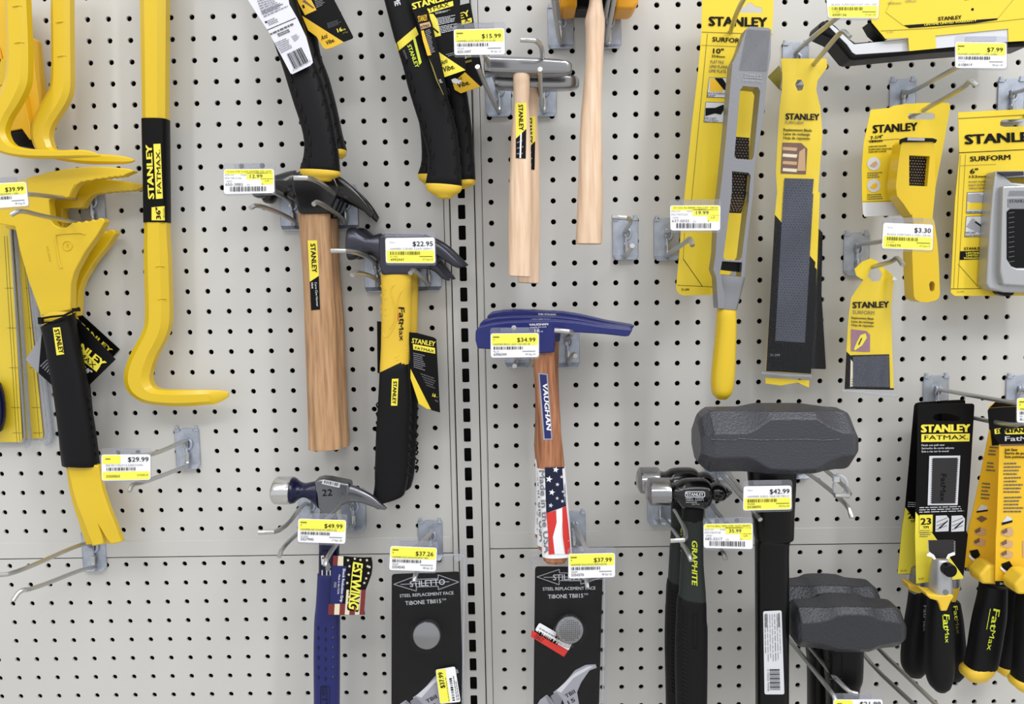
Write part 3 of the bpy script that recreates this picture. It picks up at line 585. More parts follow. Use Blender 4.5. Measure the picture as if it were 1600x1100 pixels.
# demolition bars
def demo():
    t = thing('demolition_bar', 'front yellow toothed demolition bar with black grip hanging at left', 'demolition bar', 90, 500, .05, 'yellow demolition bars on one hook')
    q = Z(0, 240, 4.229)
    pts = q((185, 160), (330, 120), (480, 95), (600, 85), (720, 88), (850, 100), (880, 112), (875, 120), (830, 138), (812, 150), (795, 147), (780, 155), (762, 150), (740, 158), (725, 154), (700, 165), (682, 161), (655, 170), (640, 166), (600, 180), (580, 177), (550, 188), (538, 184), (505, 205), (480, 240), (458, 292), (445, 286), (430, 298), (415, 289), (398, 298), (385, 288), (370, 296), (355, 284), (330, 290), (322, 315), (335, 440), (360, 472), (400, 490), (440, 486), (462, 468), (478, 452), (490, 464), (505, 455), (520, 446), (535, 462), (550, 452), (568, 440), (580, 453), (600, 444), (612, 432), (628, 444), (645, 434), (655, 424), (680, 428), (692, 450), (640, 540), (560, 650), (490, 780), (468, 860), (466, 1032), (270, 1072), (262, 1050), (190, 850), (130, 640), (98, 480), (0, 466), (-60, 455), (-60, 215), (60, 185))
    mb = MB(); mb.plate(pts, .055, .013, YEL); mb.build('head', t, bevel=.0022, seg=3)
    mb = MB(); mb.plate(q((325, 300), (322, 250), (345, 225), (400, 208), (492, 203), (470, 245), (455, 285)), .0562, .0012, YEL)
    rim = [W(*q(x, y), .0554) for x, y in ((410, 755), (395, 745), (362, 545), (375, 530), (545, 520), (560, 535))]; mb.tube(rim, .0011, YEL, 6, smooth=2)
    mb.tube([W(*q(445 + 32 * math.cos(a * .5236), 608 + 32 * math.sin(a * .5236)), .0554) for a in range(13)], .0006, YEL, 6)
    mb.tube([W(*q(x, y), .0554) for x, y in ((438, 592), (452, 600), (440, 610), (455, 622))], .0005, YEL, 6)
    mb.text('55-099', q(305, 612), q(325, 715), 2.6, .055, GREY_E, 0, .0006); mb.build('cast_marking', t)
    # neck
    simple_loft('neck', t, [(63, 490, 110, 483), (66, 500, 112, 492), (70, 516, 113, 505)], .048, [.007, .009, .011], YEL, cap=0)
    g = [(67, 512, 114, 492), (73, 535, 120, 524), (79, 570, 128, 563), (84, 598, 134, 594), (90, 640, 141, 637), (96, 690, 149, 688), (102, 725, 153.5, 727)]
    G, o = simple_loft('grip', t, g, .048, .013, BLK, n=2.8, cap=.12, angle=60)
    mb = MB()
    for i in range(7):
        y = 625 + i * 14; x = 141 + (y - 637) * .13; mb.tube([W(x - 3, y - 4, .048), W(x + 1.5, y, .05), W(x - 1, y + 5, .05)], .0012, BLK, 6)
    e = Z(40, 480, 4.231); dg = lambda x, y: G.d(x, y)
    mb.build('grip_rib', t)
    mb = MB(); mb.quad(e((180, 136), (228, 132), (255, 310), (205, 318)), dg, YPRINT, .0006, 4, 4); mb.text('STANLEY', e(189, 150), e(222, 306), 7.5, dg, INK, .03, .0011); mb.build('badge', o, solid=False, label='yellow badge on the grip')
    q = Z(0, 720, 2.895)
    mb = MB(); dn = lambda x, y: .055 + max(0, y - 745) * .0001
    mb.plate(q((300, 5), (445, 22), (462, 130), (490, 215), (525, 300), (552, 368), (500, 378), (475, 345), (450, 303), (460, 340), (468, 377), (418, 387), (395, 330), (370, 260), (345, 200), (325, 130)), dn, .009, YEL); mb.decal(q((375, 152), (408, 150), (414, 222)), .0551, mat('claw_recess_shade', (196, 172, 52), .5)); mb.build('claw', t, bevel=.0016, seg=2)  # flat triangle in duller yellow paints the shade of a recess
    return t
GREY_E = mat('stamped_grey_mark', (178, 150, 30), .5)
demo_t = demo()
d2 = dup(demo_t, (-.0105, .031, -.008), 'rear yellow demolition bar, jaw peeking out right of the front one', 'yellow demolition bars on one hook', rot=.056)
for a, lab in ((0, 'black hang tag with yellow lettering tied to the front demolition bar'), (1, 'second black hang tag, higher and half hidden behind the first')):
    e = Z(40, 480, 4.231); t = thing('hang_tag', lab, 'hang tag', 110, 540, .03, 'hang tags on the demolition bars'); mb = MB()
    if a == 0:
        dd = lambda x, y: .031; mb.plate(e((180, 80), (300, 62), (345, 80), (595, 345), (405, 530), (300, 560), (180, 522), (85, 435), (105, 185)), dd, .0006, BLKC)
        mb.plate(e((0, 345), (105, 185), (85, 440)), .0308, .0005, mat('tag_back_grey', (150, 150, 158), .5))
        mb.text('STANLEY', e(228, 182), e(505, 400), 11, dd, YPRINT, .028); mb.quad(e((330, 238), (495, 388), (468, 427), (325, 312)), dd, YPRINT, .0004)
        mb.text('FATMAX', e(268, 245), e(448, 405), 7.5, dd, INK, .005); mb.text('18"', e(378, 415), e(425, 448), 7, dd, LGREY, .03); mb.rows(e((90, 385), (150, 330), (185, 400), (165, 450)), 5, dd, GINK, 3)
    else:
        dd = lambda x, y: .002; mb.plate(e((300, 15), (350, 30), (622, 278), (560, 345), (330, 150)), dd, .0006, BLKC); mb.text('STANLEY', e(318, 88), e(560, 300), 6, dd, YPRINT, .03)
    mb.build('card', t, solid=False)
    mb = MB()
    if a == 0:
        loop = [(62, 498), (80, 495), (100, 493), (124, 481)]; mb.tube([W(x, y, .062) for x, y in loop], .0013, INK, 6); mb.tube([W(x, y, .062) for x, y in ((66, 504), (85, 503), (118, 490))], .0009, INK, 6); mb.box(W(64, 501, .061), (.005, .004, .008), INK); mb.box(W(119, 484, .061), (.008, .004, .004), INK)
    else: mb.tube([W(x, y, .035) for x, y in ((112, 488), (118, 498), (121, 505))], .0009, INK, 6)
    mb.build('cable_tie', t)
# clear blister packs behind them
for a, lab in ((0, 'front tall clear blister pack with yellow ruled card at the left edge'), (1, 'rear clear blister pack with yellow ruled card, right of the front one')):
    t = thing('blister_pack', lab, 'blister pack', 30 + 30 * a, 520, .02 - .01 * a, 'tall clear blister packs at the left edge'); d_ = .009 - .006 * a
    if a == 0: card = Z2((-60, -120), (42, -120), (48, 0), (100, 945), (95, 957), (-60, 957)); sh = Z2((-80, -140), (62, -140), (70, 0), (136, 950), (130, 970), (115, 980), (-80, 985))
    else: card = Z2((20, -120), (92, -60), (120, 200), (195, 930), (190, 940), (20, 945)); sh = Z2((0, -130), (110, -80), (150, 200), (236, 930), (228, 955), (205, 968), (0, 970))
    mb = MB(); mb.plate(card, d_, .0008, YCARD)
    for u in ((18, 25, 75, 955), (30, 25, 88, 955)) if a == 0 else ((110, 160, 178, 935),):
        (x0, y0), (x1, y1) = Z2(u[0], u[1]), Z2(u[2], u[3]); mb.quad([(x0, y0), (x0 + .7, y0), (x1 + .7, y1), (x1, y1)], d_, OLIVE, .0004)
    for yy_ in (260, 440, 620, 800, 915):
        x1 = 48 + yy_ * .054 + 46 * a * 2; (p, q_), (r_, s_) = Z2(x1 - 40, yy_), Z2(x1, yy_); mb.quad([(p, q_), (r_, q_), (r_, q_ + .7), (p, q_ + .7)], d_, OLIVE, .0004)
    mb.build('card', t, solid=False)
    mb = MB(); mb.plate(sh, d_ + .0015, .001, CLEAR)
    rim = [W(*p, d_ + .002) for p in sh[1:-1]]; mb.tube(rim, .0022, RIM, 8); rim2 = [W(p[0] - 8, p[1] - 6, d_ + .003) for p in sh[1:-1]]; mb.tube(rim2, .0016, RIM, 8)
    mb.build('clear_shell', t)
    if a == 0:
        mb = MB(); L = Loft([(-40, 600, 0, 600), (-40, 620, 6, 620), (-40, 650, 8, 650), (-40, 672, 3, 672)], d_ + .012, .01); L.add(mb, NAVYD); mb.build('tool_handle', t)

# ================================================================ upper left hammers
q4 = Z(340, 0, 2.895); q6 = Z(380, 0, 6.11)
def black_hammer(label, st, cap, dc, yel=False):
    t = thing('hammer', label, 'hammer', (st[3][0] + st[3][2]) / 2, st[3][1], dc, 'black rubber grip hammers hung head up')
    G, o = simple_loft('grip', t, st, dc, .0135, BLK, n=2.7, cap=.1, angle=60)
    mb = MB()
    N = len(G.R)
    for i in range(N // 3, N - 2, 2):
        r = G.R[i]; x, y = r[0] + 3, r[1]; mb.tube([W(x - 1.5, y - 5, G.d(x, y) - .001), W(x + 4, y - 4, G.d(x + 4, y) + .0005), W(x + 6, y + 3, G.d(x + 6, y + 2) + .0005), W(x + 5, y + 8, G.d(x + 5, y + 4))], .001, BLK, 6)
        x, y = r[2] - 4, r[3]; mb.tube([W(x + 1, y - 5, G.d(x, y) - .0005), W(x - 4, y - 2, G.d(x - 4, y) + .0005), W(x - 5, y + 6, G.d(x - 5, y + 3) + .0003)], .0009, BLK, 6)
    mb.build('grip_rib', o)
    C, _ = simple_loft('end_cap', t, cap, dc, [.0138, .013, .009][:len(cap)], YELR, n=2.5, cap=.3, label='yellow end cap')
    # shank and striking head above the frame
    a, b = st[0], st[1]; ux, uy = (a[0] - b[0]), (a[1] - b[1]); L = math.hypot(ux, uy); ux /= L; uy /= L; cx, cy = (a[0] + a[2]) / 2, (a[1] + a[3]) / 2
    hd = [(cx + ux * s - 1 * w_, cy + uy * s, cx + ux * s + w_, cy + uy * s) for s, w_ in ((0, 20), (-70 + 130, 17), (130, 16))]
    simple_loft('shank', t, hd, dc, .01, BLK, cap=0)
    hx, hy = cx + ux * 145, cy + uy * 145
    simple_loft('head', t, [(hx - 62, hy - 18, hx - 62, hy + 18), (hx - 40, hy - 19, hx - 40, hy + 19), (hx - 30, hy - 12, hx - 30, hy + 12), (hx - 12, hy - 18, hx - 12, hy + 22), (hx + 16, hy - 18, hx + 16, hy + 20), (hx + 50, hy - 12, hx + 46, hy + 10), (hx + 85, hy + 6, hx + 80, hy + 18)], dc, [.0125, .0128, .0105, .012, .012, .0125, .010], STEELD, cap=.1)
    return t, G
tb, _ = black_hammer('black grip hammer behind the one under the white label, only its right side showing', [(452, -20, 482, -28), (460, 40, 492, 32), (470, 92, 500, 84), (485, 128, 513, 120), (500, 172, 525, 165), (513, 212, 534, 208), (519, 236, 541, 234)], [(520, 237, 541, 236), (523, 243, 539.5, 242), (529, 247, 535, 246)], .05)
tf, GF = black_hammer('black grip hammer with yellow end cap under a white back label', [(400, -20, 452, -34), (412, 20, 466, 10), (440, 99, 490, 90), (450, 131, 503, 124), (461, 166, 513, 158), (470, 193, 520, 188), (476, 221, 525, 217), (475, 245, 529, 243), (469, 265, 531, 268)], [(468, 266, 531.5, 269), (473, 274, 530, 275), (486, 279.5, 519, 279.5)], .085)
t = thing('hang_tag', 'white back label with a barcode hanging over the black grip', 'hang tag', 430, 60, .11)
P_ = q6((-20, -150), (400, -180), (440, 40), (520, 180), (600, 350), (658, 560), (665, 598), (640, 625), (470, 708), (452, 700), (240, 300), (45, 0)); mb = MB(); dl = lambda x, y: .104
mb.plate(P_, dl, .0006, mat('grey_white_paper', (216, 216, 226), .45)); mb.bars(q6((415, 515), (555, 450), (625, 585), (485, 660)), dl, INK, 21, 24)
mb.rows(q6((130, 0), (330, -40), (410, 30), (180, 140)), 6, dl, GINK, 4); mb.rows(q6((170, 100), (420, 10), (440, 60), (200, 170)), 3, dl, GINK, 5); mb.rows(q6((215, 200), (320, 150), (370, 195), (250, 245)), 3, dl, GINK, 6)
mb.quad(q6((225, 285), (500, 168), (502, 174), (227, 291)), dl, INK); mb.rows(q6((250, 320), (500, 205), (510, 225), (262, 335)), 1, dl, DINK, 7, .8); mb.rows(q6((320, 320), (440, 270), (460, 300), (340, 352)), 2, dl, DINK, 8, .6)
mb.rows(q6((300, 405), (425, 350), (470, 455), (365, 510)), 6, dl, GINK, 9); mb.rows(q6((455, 345), (520, 315), (545, 355), (490, 400)), 4, dl, GINK, 10); mb.quad(q6((205, 205), (222, 198), (230, 215), (212, 222)), dl, INK)
mb.text('3 7617451162 2', q6(478, 682), q6(645, 585), 3, dl, DINK); mb.build('card', t, solid=False)
t = thing('hang_tag', 'black and yellow 16 oz hang tag beside the white back label', 'hang tag', 510, 40, .06); dl = lambda x, y: .068; mb = MB()
mb.plate(q6((480, -120), (820, -140), (870, 0), (1048, 345), (1050, 358), (1040, 370), (960, 400), (850, 455), (790, 470), (765, 458), (700, 350), (620, 290), (560, 150), (520, 40)), dl, .0006, BLKC)
mb.decal(q6((562, 150), (960, 402), (850, 455), (790, 470), (765, 458), (700, 350), (620, 290)), dl, YCARD2); mb.decal(q6((515, 0), (650, 0), (700, 95), (590, 145), (528, 30)), dl, YCARD2)
mb.text('16', q6(905, 310), q6(948, 295), 6, dl, YPRINT, .03); mb.text('oz', q6(952, 293), q6(980, 283), 3.5, dl, YPRINT); mb.text('(450g)', q6(950, 325), q6(1000, 308), 2.5, dl, OLIVE)
mb.text('Anti', q6(748, 385), q6(805, 358), 7, dl, INK, .01, shear=.3); mb.text('Vibe.', q6(795, 430), q6(875, 395), 6.5, dl, INK, .02, shear=.2)
mb.rows(q6((680, 0), (780, -30), (785, 40), (700, 80)), 5, dl, GINK, 11); mb.rows(q6((800, 220), (925, 180), (955, 220), (810, 275)), 4, dl, DINK, 12); mb.decal(q6((560, 10), (590, 0), (680, 75), (665, 80)), dl, BROWN, .0006); mb.decal(q6((560, 50), (580, 45), (590, 75), (570, 80)), dl, INK, .0006)
mb.build('card', t, solid=False)
# right-hand trio
th, _ = black_hammer('black grip hammer at the back of the trio, right corner showing', [(655, -20, 700, -30), (670, 50, 712, 42), (684, 105, 722, 98), (697, 160, 731, 152), (706, 205, 737, 200), (712, 250, 741, 247), (712, 284, 743, 281)], [(712, 285, 743, 282), (714, 290, 742, 288), (720, 293, 735, 291)], .055)
th2, _ = black_hammer('black grip hammer at the back of the trio, left corner showing', [(608, -20, 650, -30), (620, 50, 664, 42), (634, 105, 680, 98), (648, 160, 694, 152), (657, 205, 703, 200), (659, 250, 708, 247), (653, 272, 710, 276)], [(653, 273, 710, 277), (655, 281, 705, 283), (662, 286, 690, 287)], .024)
tx, GX = black_hammer('front black hammer of the trio with a yellow band near the top', [(592, -30, 640, -44), (601, 2, 648, -8), (616, 60, 664, 48), (630, 105, 680, 95), (638, 138, 693, 130), (651, 180, 706, 172), (662, 215, 715, 210), (670, 252, 719, 250), (665, 287, 722, 291)], [(664.5, 288, 722.5, 292), (669, 299, 719, 300), (682, 306.5, 707, 307)], .085)
c = Z(600, 0, 6.875); dx = lambda x, y: GX.d(x, y)
mb = MB(); mb.quad(c((125, 470), (340, 288), (372, 370), (150, 552)), dx, YPRINT, .0004, 6, 3); mb.quad(c((310, 410), (335, 400), (405, 670), (380, 700)), dx, LIME, .0005, 2, 6)
mb.text('STANLEY', c(250, 490), c(340, 730), 6, dx, LIME, .03); mb.text('XTREME', c(55, -190), c(120, 65), 9, dx, LGREY, .035); mb.text('FATMAX', c(200, 545), c(235, 640), 3.4, dx, GINK); mb.build('grip_print', tx, solid=False)
GG = 'black and yellow hang tags of the hammer trio'
t = thing('hang_tag', 'large black hang tag with yellow triangle of the trio, left of the $15.99 tag', 'hang tag', 700, 60, .1, GG); dl = lambda x, y: .108; mb = MB()
mb.plate(c((240, -150), (790, -200), (802, 0), (835, 260), (880, 740), (872, 756), (650, 830), (600, 640), (400, 250), (310, 130), (270, 0)), dl, .0006, BLKC)
mb.text('STANLEY', c(315, 100), c(705, -8), 9.5, dl, YPRINT, .028); mb.quad(c((462, 92), (740, 10), (746, 62), (482, 142)), dl, YPRINT); mb.text('FATMAX', c(400, 152), c(702, 62), 6, dl, INK, .005)
mb.decal(c((485, 148), (530, 150), (575, 215), (612, 382), (545, 400)), dl, YPRINT); mb.decal(c((515, 280), (590, 345), (580, 358), (512, 300)), dl, INK, .0006)
for i, (y, n) in enumerate(((115, 2), (175, 5), (265, 5))): mb.rows(c((545 + i * 22, y + 15), (745 + i * 20, y - 20), (752 + i * 20, y + 20 * n - 45), (555 + i * 22, y + 20 * n)), n, dl, LGREY, 30 + i, .4)
mb.decal(c((590, 560), (876, 752), (650, 829)), dl, YPRINT); mb.text('Anti', c(622, 700), c(685, 668), 7, dl, INK, .01, shear=.2); mb.text('Vibe.', c(640, 775), c(762, 735), 8, dl, INK, .02, shear=.1); mb.rows(c((655, 580), (760, 555), (765, 590), (700, 610)), 2, dl, GINK, 40)
mb.build('card', t, solid=False)
t = thing('hang_tag', 'rear black hang tag of the trio with white scuffed yellow foot', 'hang tag', 740, 100, .05, GG); dl = lambda x, y: .0705; mb = MB()
mb.plate(c((790, 60), (915, 32), (932, 45), (1075, 880), (1068, 905), (1035, 933), (825, 1002), (760, 965), (735, 880), (800, 400)), dl, .0006, BLKC)
mb.text('EY', c(820, 205), c(925, 165), 9, dl, YPRINT, .028); mb.quad(c((760, 235), (940, 190), (946, 238), (765, 285)), dl, YPRINT); mb.text('X.', c(870, 240), c(925, 225), 6, dl, INK, .03)
mb.decal(c((870, 775), (1038, 932), (825, 1002), (760, 965), (738, 890)), dl, YCARD2); mb.text('Vibe.', c(800, 945), c(925, 905), 8, dl, INK, .02); mb.text('Anti', c(800, 870), c(845, 850), 6, dl, INK); mb.text('16', c(840, 640), c(890, 625), 8, dl, LGREY, .03); mb.text('oz', c(892, 622), c(940, 612), 5, dl, LIME); mb.quad(c((870, 655), (940, 640), (943, 662), (873, 680)), dl, OLIVE)
mb.decal(c((722, 855), (760, 840), (830, 862), (832, 900), (790, 905), (735, 888)), dl, WHITE, .0008); mb.build('card', t, solid=False)  # white patch over the yellow foot
t = thing('hang_tag', 'narrow edge-on hang tag lying along the front grip of the trio', 'hang tag', 675, 90, .12, GG); dl = lambda x, y: .118; mb = MB()
mb.plate(c((318, 125), (345, 110), (470, 130), (520, 260), (600, 640), (640, 820), (690, 1015), (642, 1032), (560, 870), (470, 600), (400, 380)), dl, .0006, BLKC)
mb.text('STANLEY', c(372, 235), c(470, 215), 9, dl, YCARD2, .03); mb.quad(c((382, 258), (490, 232), (505, 285), (395, 318)), dl, TAN); mb.text('FATMAX', c(390, 310), c(492, 282), 4.5, dl, INK, .005)
mb.decal(c((398, 330), (425, 325), (500, 560), (510, 590), (468, 600), (420, 440)), dl, YCARD2); mb.rows(c((440, 330), (500, 300), (550, 560), (500, 575)), 14, dl, GINK, 50, .5); mb.decal(c((480, 620), (520, 700), (585, 885), (640, 1010), (640, 1028), (560, 860)), dl, OLIVE); mb.text('XL', c(600, 895), c(630, 885), 6, dl, LGREY, .02); mb.build('card', t, solid=False)
# ================================================================ MIDDLE hammers
q5 = Z(400, 340, 2.75)
def E5(z, *rows): return [z(a, b) + z(c_, d_) for a, b, c_, d_ in rows]
# wooden claw hammer with black head
def wood_claw():
    t = thing('claw_hammer', 'claw hammer with black head and brown wooden handle, front one of the pair', 'hammer', 497, 420, .1, 'wooden handled claw hammers with black heads')
    st = [(467, 322, 515, 322), (466, 335, 516, 335), (470, 376, 517.5, 376), (474, 431, 520, 431), (476, 485, 525, 485), (477, 522, 527, 522), (479, 576, 529, 576), (481, 631, 531, 631), (482.5, 685, 534, 685), (482.5, 702, 534.5, 700)]
    L, o = simple_loft('handle', t, st, .044, [.009, .010] + [.0115] * 8, WOODM, n=2.6, cap=.08)
    mb = MB(); dd = lambda x, y: L.d(x, y)
    mb.quad(q5((222, 98), (262, 98), (270, 250), (231, 276)), dd, YPRINT, .0004, 4, 6); mb.quad(q5((231, 276), (270, 250), (275, 395), (237, 398)), dd, INK, .0004, 4, 4)
    mb.text('STANLEY', q5(234, 113), q5(242, 236), 7.5, dd, INK, .025); mb.text('Curve Claw Hammer', q5(252, 278), q5(260, 382), 3.4, dd, LGREY, .01); mb.text('16oz', q5(237, 280), q5(240, 305), 3, dd, WHITE, .02); mb.build('handle_label', o, solid=False, label='yellow and black sticker')
    h = q4
    mb = MB(); mb.plate(h((335, 790), (375, 768), (420, 775), (530, 795), (555, 850), (520, 930), (505, 965), (365, 968), (350, 920), (330, 850)), .058, .028, BLKE); mb.build('head_cheek', t, bevel=.004, seg=3)
    F1 = Loft([(396, 272, 398, 308), (402, 270, 404, 310), (410, 272, 412, 309), (418, 276, 420, 300), (430, 274, 432, 298), (450, 268, 455, 312), (462, 266, 466, 316)], .044, [.0135, .0145, .0145, .011, .011, .013, .013], 2.1); mb = MB(); F1.add(mb, BLKE, cap=.1); mb.build('striking_face', t)
    for s, dc in ((0, .051), (1, .036)):
        C_ = Loft(E5(h, (510, 785, 490, 900), (548, 795, 535, 890), (590, 825, 575, 905), (640, 872, 625, 930), (675, 915, 660, 955), (702, 960, 690, 985)), dc, [.007, .0065, .006, .0055, .004, .002], 2.6); mb = MB(); C_.add(mb, BLKE if s == 0 else STEELD, cap=.1); mb.build('claw', t)
    return t
w1 = wood_claw(); dup(w1, (.002, .0295, -.004), 'rear wooden claw hammer mostly hidden behind the front one')
# yellow and black hammer with grey head
def yellow_claw():
    t = thing('claw_hammer', 'claw hammer with grey head, yellow upper handle and black grip, front one of the pair', 'hammer', 615, 560, .1, 'yellow and black claw hammers')
    up = E5(q5, (538, 240, 668, 238), (538, 262, 669, 258), (541, 330, 668, 330), (540, 450, 666, 450), (538, 560, 662, 560), (534, 640, 658, 625), (533, 682, 655, 626))
    L, o = simple_loft('handle', t, up, .046, .0125, YELR, n=2.8, cap=.05, angle=60)
    bl = [(593.5, 582, 638.5, 560), (592, 613, 642, 611), (590, 645, 642.5, 643), (588, 680, 641, 677), (587, 710, 640, 707), (586, 738, 638, 737), (586, 756, 636.5, 754), (583, 776, 634, 765), (581, 786, 632, 772)]
    G, o = simple_loft('grip', t, bl, .046, [.0128] * 6 + [.0135, .014, .014], BLK, n=2.8, cap=.18, angle=60)
    mb = MB()
    for i in range(9):
        y = 632 + i * 14; mb.tube([W(638, y - 4, .048), W(643, y, .048), W(640, y + 5, .048)], .0012, BLK, 6); mb.tube([W(592, y - 4, .048), W(588, y, .048), W(590, y + 5, .048)], .001, BLK, 6)
    mb.build('grip_rib', o)
    dd = lambda x, y: L.d(x, y); mb = MB()
    for pts in (((575, 480), (600, 430), (595, 370), (575, 310), (595, 285), (660, 270)), ((545, 500), (560, 520), (590, 480), (610, 420), (605, 360), (625, 310), (662, 295)), ((600, 600), (650, 560)), ((605, 612), (655, 575))):
        mb.tube([W(*q5(*p), dd(*q5(*p)) + .0001) for p in pts], .0008, YELR, 6, smooth=2)
    for y in (290, 330, 375, 400): mb.tube([W(*q5(537, y), .048), W(*q5(541, y + 12), .052), W(*q5(560, y + 20), dd(*q5(560, y + 20)))], .0009, YELR, 6, smooth=1)
    mb.build('moulded_ridge', t)
    mb = MB(); mb.text('Fat', q5(613, 385), q5(617, 450), 9, dd, INK, .014, shear=.15); mb.text('Max', q5(612, 452), q5(618, 530), 7.5, dd, INK, .005); mb.quad(q5((607, 385), (610, 385), (613, 445), (610, 445)), dd, RED, .0006)
    dg = lambda x, y: G.d(x, y); mb.quad(q5((584, 693), (612, 692), (607, 808), (580, 808)), dg, YPRINT, .0004, 3, 4); mb.text('STANLEY', q5(590, 703), q5(586, 800), 5.6, dg, INK, .03); mb.build('handle_print', o, solid=False)
    mb = MB(); mb.plate(q5((525, 80), (560, 68), (700, 72), (760, 100), (770, 180), (745, 215), (668, 225), (668, 244), (540, 246), (530, 200)), .06, .028, STEELD); mb.build('head_cheek', t, bevel=.004, seg=3)
    F1 = Loft(E5(q5, (396, 48, 398, 182), (408, 42, 412, 184), (430, 44, 432, 178), (455, 62, 455, 164), (480, 78, 482, 158), (505, 76, 508, 170), (540, 66, 542, 205)), .0455, [.0135, .0142, .0135, .012, .011, .012, .0135], 2.1); mb = MB(); F1.add(mb, STEELD, cap=.1); mb.build('striking_face', t)
    for s in (0, 1):
        rows = ((740, 85, 735, 150), (780, 105, 765, 158), (820, 135, 800, 178), (860, 175, 845, 208), (892, 207, 870, 218)) if s == 0 else ((720, 130, 715, 220), (755, 170, 742, 222), (785, 200, 772, 236), (815, 240, 800, 262), (836, 268, 825, 272))
        C_ = Loft(E5(q5, *rows), .054 - .016 * s, [.0065, .0065, .006, .005, .002], 2.6); mb = MB(); C_.add(mb, STEELD, cap=.1); mb.build('claw', t)
    return t
y1 = yellow_claw(); dup(y1, (.004, .0295, .001), 'rear yellow and black claw hammer showing at the right of the front grip')
t = thing('hang_tag', 'black and yellow hang tag with pointed foot right of the yellow hammer handle', 'hang tag', 663, 580, .05); dl = lambda x, y: .052; mb = MB()
mb.plate(q5((655, 492), (690, 495), (765, 515), (775, 524), (791, 838), (735, 822), (700, 800), (664, 690), (660, 560)), dl, .0006, BLKC); mb.decal(q5((664, 650), (752, 825), (735, 822), (700, 800), (664, 690)), dl, YCARD)
mb.text('STANLEY', q5(669, 538), q5(768, 553), 7.5, dl, YPRINT, .028); mb.quad(q5((674, 543), (769, 560), (770, 585), (676, 567)), dl, YPRINT); mb.text('FATMAX', q5(682, 565), q5(764, 580), 4.2, dl, INK, .005)
mb.rows(q5((676, 578), (730, 590), (732, 662), (678, 645)), 8, dl, GINK, 60, .4); mb.rows(q5((705, 665), (778, 690), (780, 742), (735, 725)), 5, dl, DINK, 61); mb.text('16', q5(757, 768), q5(770, 772), 5, dl, YPRINT, .03); mb.text('oz', q5(771, 772), q5(781, 775), 3, dl, OLIVE); mb.text('450g', q5(768, 788), q5(782, 792), 2.2, dl, GINK); mb.build('card', t, solid=False)
t = thing('hang_tag', 'edge of a black hang tag left of the yellow handle', 'hang tag', 592, 540, .03); mb = MB(); mb.plate(q5((520, 445), (560, 450), (556, 672), (522, 668)), .031, .0006, BLKC); mb.build('card', t, solid=False)
# steel hammer marked 22
STEELM = mat('brushed_grey_steel', (118, 119, 124), .26, .9, bump=.05, bscale=90)
g = Z(380, 720, 2.895); ge = Z(480, 840, 4.233)
t = thing('claw_hammer', 'polished steel hammer marked 22 with blue vinyl grip', 'hammer', 512, 900, .1)
F1 = Loft(E5(g, (138, 92, 138, 178), (146, 78, 146, 188), (160, 74, 160, 193), (215, 74, 215, 193), (224, 78, 224, 191)), .056, [.016, .0195, .021, .021, .0195], 2.05); mb = MB(); F1.add(mb, CHROME, cap=.1); mb.build('striking_face', t, label='bright polished striking face')
F2 = Loft(E5(g, (222, 76, 222, 192), (236, 82, 236, 188), (252, 94, 252, 174), (275, 102, 275, 164), (300, 98, 302, 172), (340, 90, 345, 215)), .056, [.0195, .018, .014, .012, .013, .013], 2.1); mb = MB(); F2.add(mb, NAVYD, cap=.05); mb.build('neck', t, label='navy painted neck')
mb = MB(); mb.plate(g((318, 92), (352, 83), (385, 86), (480, 105), (480, 182), (455, 195), (415, 225), (385, 250), (350, 245), (335, 200)), .068, .022, STEELM); mb.build('head_cheek', t, bevel=.003, seg=3)
for s in (0, 1):
    C_ = Loft(E5(g, (455, 100, 445, 200), (500, 112, 485, 188), (545, 132, 535, 190), (590, 158, 580, 205), (625, 190, 612, 217), (652, 214, 640, 222)), .061 - .014 * s, [.0075, .006, .006, .005, .004, .0015], 2.6, ); mb = MB(); C_.add(mb, STEELM, cap=.1); mb.build('claw', t)
mb = MB(); dh = lambda x, y: .0684; mb.text('22', g(357, 160), g(402, 158), 10, dh, INK, 0, .0006); mb.quad(g((362, 84), (440, 100), (435, 122), (355, 104)), dh, LGREY, .0004); mb.bars(g((368, 88), (435, 102), (431, 116), (364, 101)), dh, DINK, 9, 16); mb.build('head_marking', t, solid=False)
simple_loft('shank', t, [(500, 800, 524, 800), (498.5, 830, 532, 830), (498.5, 860, 530, 860), (498, 905, 531, 903)], .054, [.01, .008, .007, .009], NAVYD, cap=.05)
bl = [(496.5, 896, 532, 896), (495.5, 920, 532, 920), (494, 945, 531.5, 945), (491.5, 972, 531, 972), (490.5, 1029, 530.8, 1029), (491, 1100, 530.4, 1100), (491, 1180, 530, 1180), (489, 1250, 533, 1250), (485, 1290, 536, 1290)]
G, o = simple_loft('grip', t, bl, .054, [.010, .0115] + [.0125] * 7, NAVYR, n=2.5, cap=.2, angle=60, label='blue vinyl grip')
dg = lambda x, y: G.d(x, y); mb = MB()
for j in range(8):
    for x, sl in ((72, 4), (120, 0), (170, -6)):
        y = 600 + j * 65 + (10 if x == 120 else 0); p = ge(x - sl, y - 14); r_ = ge(x + sl, y + 14)
        if y < 985: mb.tube([W(*p, dg(*p) - .0002), W((p[0] + r_[0]) / 2, (p[1] + r_[1]) / 2, dg(*p) + .0007), W(*r_, dg(*r_) - .0002)], [.0005, .0014, .0005], NAVYD, 6)
    if j < 6 and j > 1: pass
mb.text('ESTWING', ge(98, 985), ge(104, 1300), 8, dg, NAVYD, .02, .0004); mb.tube([W(*ge(x, y), dg(*ge(x, y))) for x, y in ((150, 1200), (148, 985), (90, 985), (88, 1200))], .0006, NAVYD, 6); mb.build('shaded_grip_dimple', o)  # raised studs and lettering, darker navy painting the shade of sunk relief
